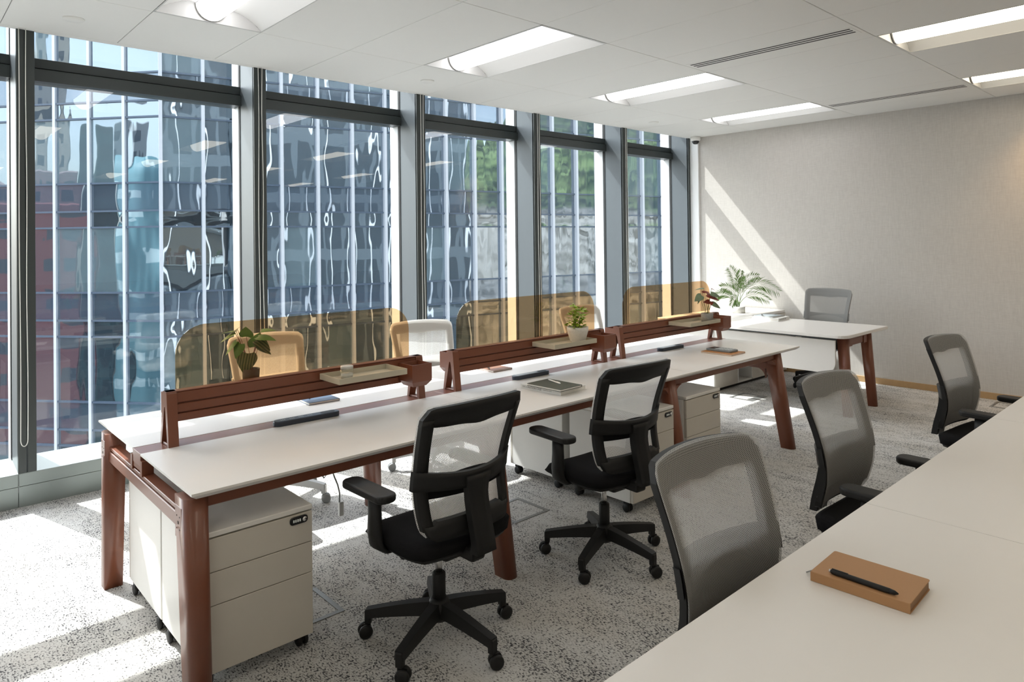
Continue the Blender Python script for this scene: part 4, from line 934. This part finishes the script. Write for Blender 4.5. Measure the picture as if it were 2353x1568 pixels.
def pen(loc, rz, L, r, body, label, tip='pen_silver', clip=True):
    t = thing('pen', label, 'pen', loc, rz)
    MB().lathe([(r * 0.55, -L / 2), (r * 0.9, -L / 2 + 0.004), (r, -L / 2 + 0.01), (r, L / 2 - 0.02), (r * 0.95, L / 2 - 0.018)], (0, 0, r), 14, 'x').build('barrel', body, t)
    MB().lathe([(r * 0.95, L / 2 - 0.018), (r * 0.8, L / 2 - 0.008), (r * 0.25, L / 2), (0, L / 2)], (0, 0, r), 14, 'x').build('tip', body, t)
    MB().lathe([(0, -L / 2 - 0.003), (r * 0.6, -L / 2 - 0.003), (r * 0.6, -L / 2 + 0.001)], (0, 0, r), 12, 'x').build('end_cap', tip, t)
    if clip: MB().box(-L / 2 + 0.004, -L / 2 + 0.042, -0.0016, 0.0016, 2 * r - 0.0005, 2 * r + 0.0012).build('clip', body if tip != 'chrome' else tip, t)
    return t
# navy notebook on the window-side top
notebook((1.752, 3.545, T), R(87), 0.245, 0.175, 0.014, 'navy', 'navy blue notebook on the window-side top, left of the glass jar tray')
pen((1.735, 3.575, T + 0.014), R(62), 0.135, 0.0045, 'navy', 'navy blue pen lying on the navy notebook', 'navy')
notebook((3.025, 3.525, T), R(90), 0.215, 0.165, 0.012, 'brown_leather', 'brown leather notebook on the window-side top, by the middle rail')
pen((2.995, 3.54, T + 0.012), R(60), 0.135, 0.005, 'black_plastic', 'black pen lying on the brown leather notebook')
# white book with lettering, dark notebook and white pen
t = thing('book', 'thick white book with grey spine lettering, left of the second black chair', 'book', (2.868, 2.800, T), R(93))
L, W_, H = 0.31, 0.225, 0.026
box('front_cover', 'book_white', -L / 2, L / 2, -W_ / 2, W_ / 2, H - 0.003, H, t, 0.001); box('back_cover', 'book_white', -L / 2, L / 2, -W_ / 2, W_ / 2, 0, 0.003, t, 0.001)
box('pages', 'paper', -L / 2 + 0.004, L / 2 - 0.004, -W_ / 2 + 0.004, W_ / 2 - 0.002, 0.003, H - 0.003, t); box('spine', 'book_white', -L / 2, L / 2, W_ / 2 - 0.002, W_ / 2 + 0.001, 0.0, H, t, 0.0008)
def lettering(txt, size, parent, loc, rot, m='ink_grey', name='lettering'):
    cu = bpy.data.curves.new(name, 'FONT'); cu.body = txt; cu.size = size; cu.extrude = 0.0003; cu.align_x = 'LEFT'; cu.align_y = 'CENTER'
    tmp = bpy.data.objects.new('tmp_text', cu); C.objects.link(tmp); bpy.context.view_layer.update()
    me = bpy.data.meshes.new_from_object(tmp.evaluated_get(bpy.context.evaluated_depsgraph_get())); bpy.data.objects.remove(tmp)
    me.materials.clear(); me.materials.append(MT[m]); o = bpy.data.objects.new(name, me); C.objects.link(o); o.parent = parent; o.location = loc; o.rotation_euler = rot; return o
lettering('DECORATION CASE', 0.0165, t, (L / 2 - 0.015, W_ / 2 + 0.0012, H / 2), (R(90), 0, R(180)))
lettering('INTERIOR SPACE DESIGN', 0.006, t, (L / 2 - 0.175, W_ / 2 + 0.0012, H / 2), (R(90), 0, R(180)))
notebook((2.832, 2.757, T + 0.026), R(92), 0.26, 0.185, 0.013, 'green_grey_cover', 'dark green-grey notebook lying on the thick white book')
pen((2.865, 2.79, T + 0.039), R(75), 0.14, 0.0045, 'book_white', 'white pen lying on the dark green-grey notebook', 'book_white')
# tan pad with calculator-like desk phone
notebook((4.663, 2.765, T), R(91), 0.255, 0.20, 0.011, 'orange_tan', 'orange tan notebook near the far end of the centre table, under the calculator')
t = thing('calculator', 'grey calculator with pale keys lying on the orange tan notebook', 'calculator', (4.685, 2.785, T + 0.011), R(-91))
MB().prism(rrect(-0.105, 0.105, -0.058, 0.058, 0.014, 4), 'z', 0, 0.016, 0.004, seg=2).build('casing', 'phone_grey', t)
box('display', 'black_gloss', -0.092, -0.040, -0.045, 0.045, 0.0158, 0.0168, t)
for i in range(5):
    for j in range(4): box('key', 'phone_key', -0.028 + i * 0.025, -0.010 + i * 0.025, -0.046 + j * 0.025, -0.028 + j * 0.025, 0.0155, 0.019, t, 0.001)
# exec desk book stack
t = thing('book', 'white book with grey spine lettering on the corner desk', 'book', (6.93, 3.54, T), R(95))
L, W_, H = 0.29, 0.34, 0.026
L, W_, H = 0.28, 0.30, 0.030
box('front_cover', 'book_white', -L / 2, L / 2, -W_ / 2, W_ / 2, H - 0.003, H, t, 0.001); box('back_cover', 'book_white', -L / 2, L / 2, -W_ / 2, W_ / 2, 0, 0.003, t, 0.001)
box('pages', 'paper', -L / 2 + 0.002, L / 2 - 0.004, -W_ / 2 + 0.004, W_ / 2 - 0.004, 0.003, H - 0.003, t); box('spine', 'book_white', -L / 2 - 0.001, -L / 2 + 0.002, -W_ / 2, W_ / 2, 0.0, H, t, 0.0008)
lettering('DECORATION CASE', 0.019, t, (-L / 2 - 0.0014, 0.12, H / 2), (R(90), 0, R(-90)))
notebook((6.93, 3.56, T + 0.030), R(88), 0.22, 0.24, 0.013, 'phone_grey', 'dark grey notebook on the white book on the corner desk')
pen((6.86, 3.60, T + 0.043), R(30), 0.15, 0.006, 'black_plastic', 'black pen on the dark grey notebook on the corner desk')
# foreground notebook and pen
nb = notebook((1.795, 0.670, T), R(-88), 0.225, 0.158, 0.024, 'tan_cover', 'tan brown notebook in the foreground on the lower right table', 'tan_pages')
MB().tube([(-0.105, -0.03, 0.012), (-0.122, -0.035, 0.008), (-0.135, -0.05, 0.003)], 0.0018, 5).build('ribbon', 'caster_grey', nb)
pen((1.735, 0.662, T + 0.024), R(-90), 0.155, 0.0065, 'black_plastic', 'black pen lying on the tan brown notebook in the foreground', 'pen_silver')

# power strips on the channel
def strip(x0, x1, label, y=3.150, kind=0):
    t = thing('power_strip', label, 'power strip', ((x0 + x1) / 2, y, T), R(-1.5), 'desktop power strips'); L = x1 - x0
    MB().prism(rrect(-L / 2, L / 2, -0.029, 0.029, 0.027, 6), 'z', 0.0, 0.024, 0.004, seg=2).build('housing', 'navy_gloss', t)
    if kind == 0:
        MB().prism(rrect(L / 2 - 0.095, L / 2 - 0.022, -0.018, 0.018, 0.017, 6), 'z', 0.0235, 0.0248).build('cable_opening', 'gasket', t)
        for k in range(4):
            b = MB(); cx = -L / 2 + 0.045 + k * 0.045
            for q in (-1, 0, 1): b.box(cx + q * 0.009 - 0.002, cx + q * 0.009 + 0.002, -0.008, 0.008, 0.0238, 0.0247)
            b.build('socket', 'socket_grey', t)
    else:
        MB().prism(rrect(L / 2 - 0.085, L / 2 - 0.018, -0.018, 0.018, 0.017, 6), 'z', 0.0235, 0.0248).build('cable_opening', 'gasket', t)
        MB().prism(rrect(-L / 2 + 0.02, L / 2 - 0.095, -0.017, 0.017, 0.015, 5), 'z', 0.0235, 0.0250).build('socket', 'socket_grey', t)
    return t
strip(1.348, 1.680, 'navy power strip with four sockets on the near part of the channel')
strip(2.872, 3.168, 'black power strip on the channel below the middle rail', 3.145, 1)
strip(4.385, 4.69, 'black power strip on the channel below the farthest rail', 3.145, 1)

# glass jar in the first tray
t = thing('glass_jar', 'small clear glass jar with white lid in the beige tray', 'jar', (1.690, 3.075, 0.933))
MB().lathe([(0, 0), (0.031, 0), (0.033, 0.004), (0.033, 0.040), (0.029, 0.044)], n=24).build('jar_body', 'clear_glass', t)
MB().lathe([(0, 0.060), (0.029, 0.060), (0.031, 0.057), (0.031, 0.044), (0, 0.044)], n=24).build('lid', 'reflector_white', t)
MB().lathe([(0, 0.003), (0.029, 0.003), (0.029, 0.022), (0, 0.022)], n=20).build('contents', 'concrete_pale', t)

# ------------------------------------------------------------------ plants
def leaf_mesh(L, W_, fold=0.15, droop=0.2, kind='heart', nu=8, nv=4):
    b = MB()
    def f(u, v):
        x = L * u; c = 2 * v - 1
        if kind == 'heart': wd = W_ / 2 * (math.sin(PI * min(1, (u * 0.93 + 0.07)) ** 0.62)) ** 0.9
        else: wd = W_ / 2 * math.sin(PI * (0.03 + 0.97 * u) ** 0.8) ** 0.8
        y = c * wd; z = fold * abs(y) - droop * L * u * u - 0.15 * wd * c * c
        return (x - (0.10 * L * c * c * (1 - u) if kind == 'heart' else 0), y, z)
    b.grid(nu, nv, f); return b
def place(o, pos, direc, nrm):
    x = Vector(direc).normalized(); n_ = Vector(nrm); z = (n_ - x * n_.dot(x)).normalized(); y = z.cross(x)
    o.matrix_basis = Matrix(((x.x, y.x, z.x, pos[0]), (x.y, y.y, z.y, pos[1]), (x.z, y.z, z.z, pos[2]), (0, 0, 0, 1)))
rv = Vector((math.sin(YAW), -math.cos(YAW), 0)); tw = -fwv   # picture-right and towards-viewer directions
def dirv(a, b_, c=0): return rv * a + Vector((0, 0, 1)) * b_ + tw * c
def pot(t, r0, r1, h, m, th=0.005):
    MB().lathe([(0, 0), (r0, 0), (r1, h), (r1 - th, h), (r1 - th - 0.001, h - 0.012), (0, h - 0.012)], n=32).build('pot', m, t)
    MB().lathe([(0, h - 0.008), (r1 - th - 0.001, h - 0.010)], n=24).build('soil', 'soil', t)
def stem(t, p0, p1, r, m):
    p0, p1 = Vector(p0), Vector(p1); mid = (p0 + p1) / 2 + Vector((0, 0, 0.25 * (p1 - p0).length * 0.25)); q = (p0 + mid) / 2 + Vector((0, 0, 0.01))
    MB().tube([p0, q, mid, p1], r, 5).build('stem', m, t)
# striped-leaf plant behind the first screen
t = thing('potted_plant', 'striped heart-leaf plant in a dark pot behind the nearest amber screen', 'plant', (1.315, 3.335, 0.895))
pot(t, 0.036, 0.041, 0.100, 'dark_pot')
S = 0.00212
# (pixel x, pixel y of leaf base, direction in picture, depth bias, length, width, material, facing)
for (px, py, dx, dz, dt, Ln, Wd, m, nr) in [
    (576, 812, -0.12, -1, 0.35, 0.100, 0.105, 'leaf_striped', (0.0, 0.25, 1)),
    (545, 765, -1, -0.45, 0.1, 0.085, 0.055, 'leaf_green', (0.2, 1, 0.3)),
    (548, 785, -1, -0.95, 0.15, 0.085, 0.050, 'leaf_green', (-0.6, 0.6, 0.6)),
    (560, 790, -0.35, -0.9, 0.3, 0.075, 0.06, 'leaf_green', (-0.2, 0.2, 1)),
    (570, 775, 0.05, 1, 0.0, 0.050, 0.075, 'leaf_green', (0.1, 0.1, -1)),
    (588, 800, 0.15, 1, -0.3, 0.075, 0.090, 'leaf_green', (0, 0.2, 1)),
    (596, 782, 1, -0.55, 0.25, 0.085, 0.062, 'leaf_striped', (0.3, 0.7, 0.7)),
    (600, 795, 1, -0.5, 0.2, 0.075, 0.045, 'leaf_striped', (0.2, 0.8, 0.6)),
    (598, 775, 1, 0.0, 0.2, 0.095, 0.065, 'leaf_green', (0.2, 1, 0.35)),
    (603, 762, 1, 0.15, -0.2, 0.070, 0.050, 'leaf_green', (-0.2, 1, 0.3)),
    (546, 762, -1, 0.0, -0.1, 0.085, 0.030, 'leaf_green', (0, 1, 0.1)),
    (548, 758, -1, -0.55, -0.2, 0.100, 0.060, 'leaf_striped', (-0.45, 1, 0.3))]:
    off = dirv((px - 580) * S, (848 - py) * S + 0.100, dt * 0.05)
    o = leaf_mesh(Ln, Wd).build('leaf', m, t); place(o, off, dirv(dx, dz, dt), dirv(*nr))
    stem(t, (random.uniform(-.01, .01), random.uniform(-.01, .01), 0.09), off, 0.0013, 'stem_red')
# small bushy plant in the ribbed white pot
t = thing('potted_plant', 'small bushy yellow-green plant in a ribbed white pot on the middle tray', 'plant', (3.425 - 0.06, 3.055, 0.933))
MB().lathe([(0, 0), (0.046, 0), (0.050, 0.006), (0.070, 0.075), (0.071, 0.100), (0.066, 0.100), (0.064, 0.085), (0, 0.085)], n=40).build('pot', 'ribbed_white', t)
MB().lathe([(0, 0.088), (0.064, 0.086)], n=24).build('soil', 'soil', t)
lm = leaf_mesh(0.028, 0.022, 0.2, 0.2, 'heart', 3, 2).build('leaf', 'leaf_lime', t); first = True
for k in range(170):
    a = random.uniform(0, 2 * PI); hgt = random.uniform(0.0, 0.15) * (1.0 if random.random() < 0.5 else 0.75); rr = random.uniform(0.01, 0.074) * (1 - 0.45 * (hgt / 0.15) ** 2)
    o = lm if first else lm.copy()
    if not first: C.objects.link(o)
    first = False
    pos = (math.cos(a) * rr, math.sin(a) * rr, 0.095 + hgt); place(o, pos, (math.cos(a), math.sin(a), random.uniform(-0.4, 0.9)), (random.uniform(-.5, .5), random.uniform(-.5, .5), 1))
for k in range(9):
    a = k * 0.7; stem(t, (0.01 * math.cos(a), 0.01 * math.sin(a), 0.085), (0.04 * math.cos(a), 0.04 * math.sin(a), 0.09 + 0.1 * random.random() + 0.02), 0.0015, 'stem_green')
# reddish begonia in a grey pot
t = thing('potted_plant', 'reddish round-leaf plant in a small grey concrete pot on the farthest tray', 'plant', (4.905, 3.045, 0.933))
pot(t, 0.046, 0.049, 0.068, 'concrete', 0.006)
S = 0.00358
for (px, py, dx, dz, dt, Ln, Wd, m, nr) in [
    (1622, 678, -1, -0.6, 0.2, 0.075, 0.070, 'leaf_begonia', (-0.3, 0.5, 0.8)),
    (1628, 662, -0.8, 0.0, -0.1, 0.075, 0.030, 'leaf_begonia', (0, 1, 0.3)),
    (1642, 673, 0.9, -0.25, 0.3, 0.085, 0.050, 'leaf_begonia', (0.1, 0.7, 0.7)),
    (1634, 676, 1, -0.3, 0.2, 0.110, 0.070, 'leaf_red', (0.1, 0.8, 0.5)),
    (1624, 670, 1, 0.1, 0.1, 0.060, 0.030, 'leaf_red', (0.1, 0.8, 0.6)),
    (1646, 663, 0.7, -0.2, -0.2, 0.045, 0.022, 'leaf_red', (0, 1, 0.4)),
    (1640, 692, -0.6, 0.0, 0.2, 0.055, 0.040, 'leaf_red', (0, 0.3, 1)),
    (1644, 692, -0.2, -0.5, 0.3, 0.035, 0.030, 'leaf_red', (0, 0.3, 1)),
    (1645, 695, 1, -0.5, 0.25, 0.080, 0.050, 'leaf_begonia', (0.2, 0.6, 0.8)),
    (1619, 685, -0.6, -0.9, 0.1, 0.05, 0.020, 'leaf_begonia', (-0.3, 0.5, 0.6))]:
    off = dirv((px - 1634.5) * S, (718 - py) * S + 0.068, dt * 0.06)
    o = leaf_mesh(Ln, Wd, 0.1, 0.25).build('leaf', m, t); place(o, off, dirv(dx, dz, dt), dirv(*nr))
    stem(t, (random.uniform(-.012, .012), random.uniform(-.012, .012), 0.058), off, 0.0016, 'stem_green')
# palm on the cabinet
t = thing('potted_palm', 'feathery green palm in a pale concrete pot beside the sunlit wall', 'plant', (7.31, 4.13, T))
MB().lathe([(0, 0), (0.076, 0), (0.080, 0.004), (0.080, 0.075), (0.072, 0.075), (0.070, 0.062), (0, 0.062)], n=36).build('pot', 'concrete_pale', t)
MB().lathe([(0, 0.064), (0.070, 0.062)], n=24).build('soil', 'soil', t)
S = 0.00505
for (cx, cy, ex, ey, dt, lf) in [(1704, 655, 1678, 620, 0.05, 0.15), (1716, 628, 1782, 672, 0.10, 0.17), (1706, 640, 1752, 640, -0.10, 0.14), (1690, 660, 1655, 662, 0.12, 0.13),
                             (1684, 668, 1650, 685, -0.05, 0.12), (1702, 650, 1716, 628, -0.15, 0.11), (1690, 670, 1668, 700, 0.25, 0.10), (1715, 662, 1752, 690, 0.22, 0.12), (1700, 660, 1695, 640, 0.20, 0.11)]:
    pos = lambda px, py, q: dirv((px - 1698.5) * S, (708 - py) * S + 0.075, q)
    p0 = Vector((random.uniform(-.02, .02), random.uniform(-.02, .02), 0.062)); p1 = pos(cx, cy, dt * 0.4); p2 = pos(ex, ey, dt); N = 16
    pts = [p0 * (1 - q) ** 2 + p1 * 2 * q * (1 - q) + p2 * q * q for q in [k / N for k in range(N + 1)]]
    fr = MB().tube(pts, [0.0035 * (1 - 0.8 * k / N) for k in range(N + 1)], 5).build('frond', 'leaf_palm', t)
    b = MB()
    for k in range(11, N * 2 + 1):
        s_ = k / (N * 2); i_ = min(N - 1, int(s_ * N)); q = pts[i_].lerp(pts[i_ + 1], s_ * N - i_); ax = (pts[i_ + 1] - pts[i_]).normalized()
        side = ax.cross(tw + Vector((0, 0, 0.3))).normalized(); ll = lf * math.sin(PI * (0.10 + 0.80 * s_)) ** 0.7 * random.uniform(0.85, 1.1)
        for sg in (-1, 1):
            dl = (ax * 0.85 + side * sg * 0.75 + tw * random.uniform(-.25, .25)).normalized(); wv = dl.cross(tw).normalized() * 0.0038
            a0, m0, e0 = q, q + dl * ll * 0.5 + Vector((0, 0, -0.004)), q + dl * ll + Vector((0, 0, -ll * 0.22))
            b.b.faces.new([b.b.verts.new(x_) for x_ in (a0, m0 + wv, e0, m0 - wv)])
    b.build('leaflets', 'leaf_palm', fr, recalc=False)['kind'] = 'stuff'

# ------------------------------------------------------------------ floor boxes
def fbox(x0, x1, y0, y1, label, plate=False):
    t = thing('floor_box', label, 'floor box', (x0, y0, 0), 0, 'carpeted floor boxes'); L, W_ = x1 - x0, y1 - y0; q = 0.022
    b = MB(); b.box(0, L, 0, q, 0, 0.003); b.box(0, L, W_ - q, W_, 0, 0.003); b.box(0, q, q, W_ - q, 0, 0.003); b.box(L - q, L, q, W_ - q, 0, 0.003); b.build('frame', 'floor_box_metal', t)
    if plate: box('cable_flap', 'floor_box_metal', q, L - q, q, q + 0.05, 0, 0.0025, t)
    return t
fbox(2.63, 2.91, 2.88, 3.16, 'square floor box frame between the two black chairs')
fbox(1.19, 1.475, 2.72, 2.995, 'floor box corner peeking out right of the nearest pedestal')
fbox(6.28, 6.57, 3.41, 3.66, 'floor box with metal flap under the corner desk', True)
fbox(7.63, 7.90, 1.60, 1.76, 'floor box by the end wall, at the right edge')
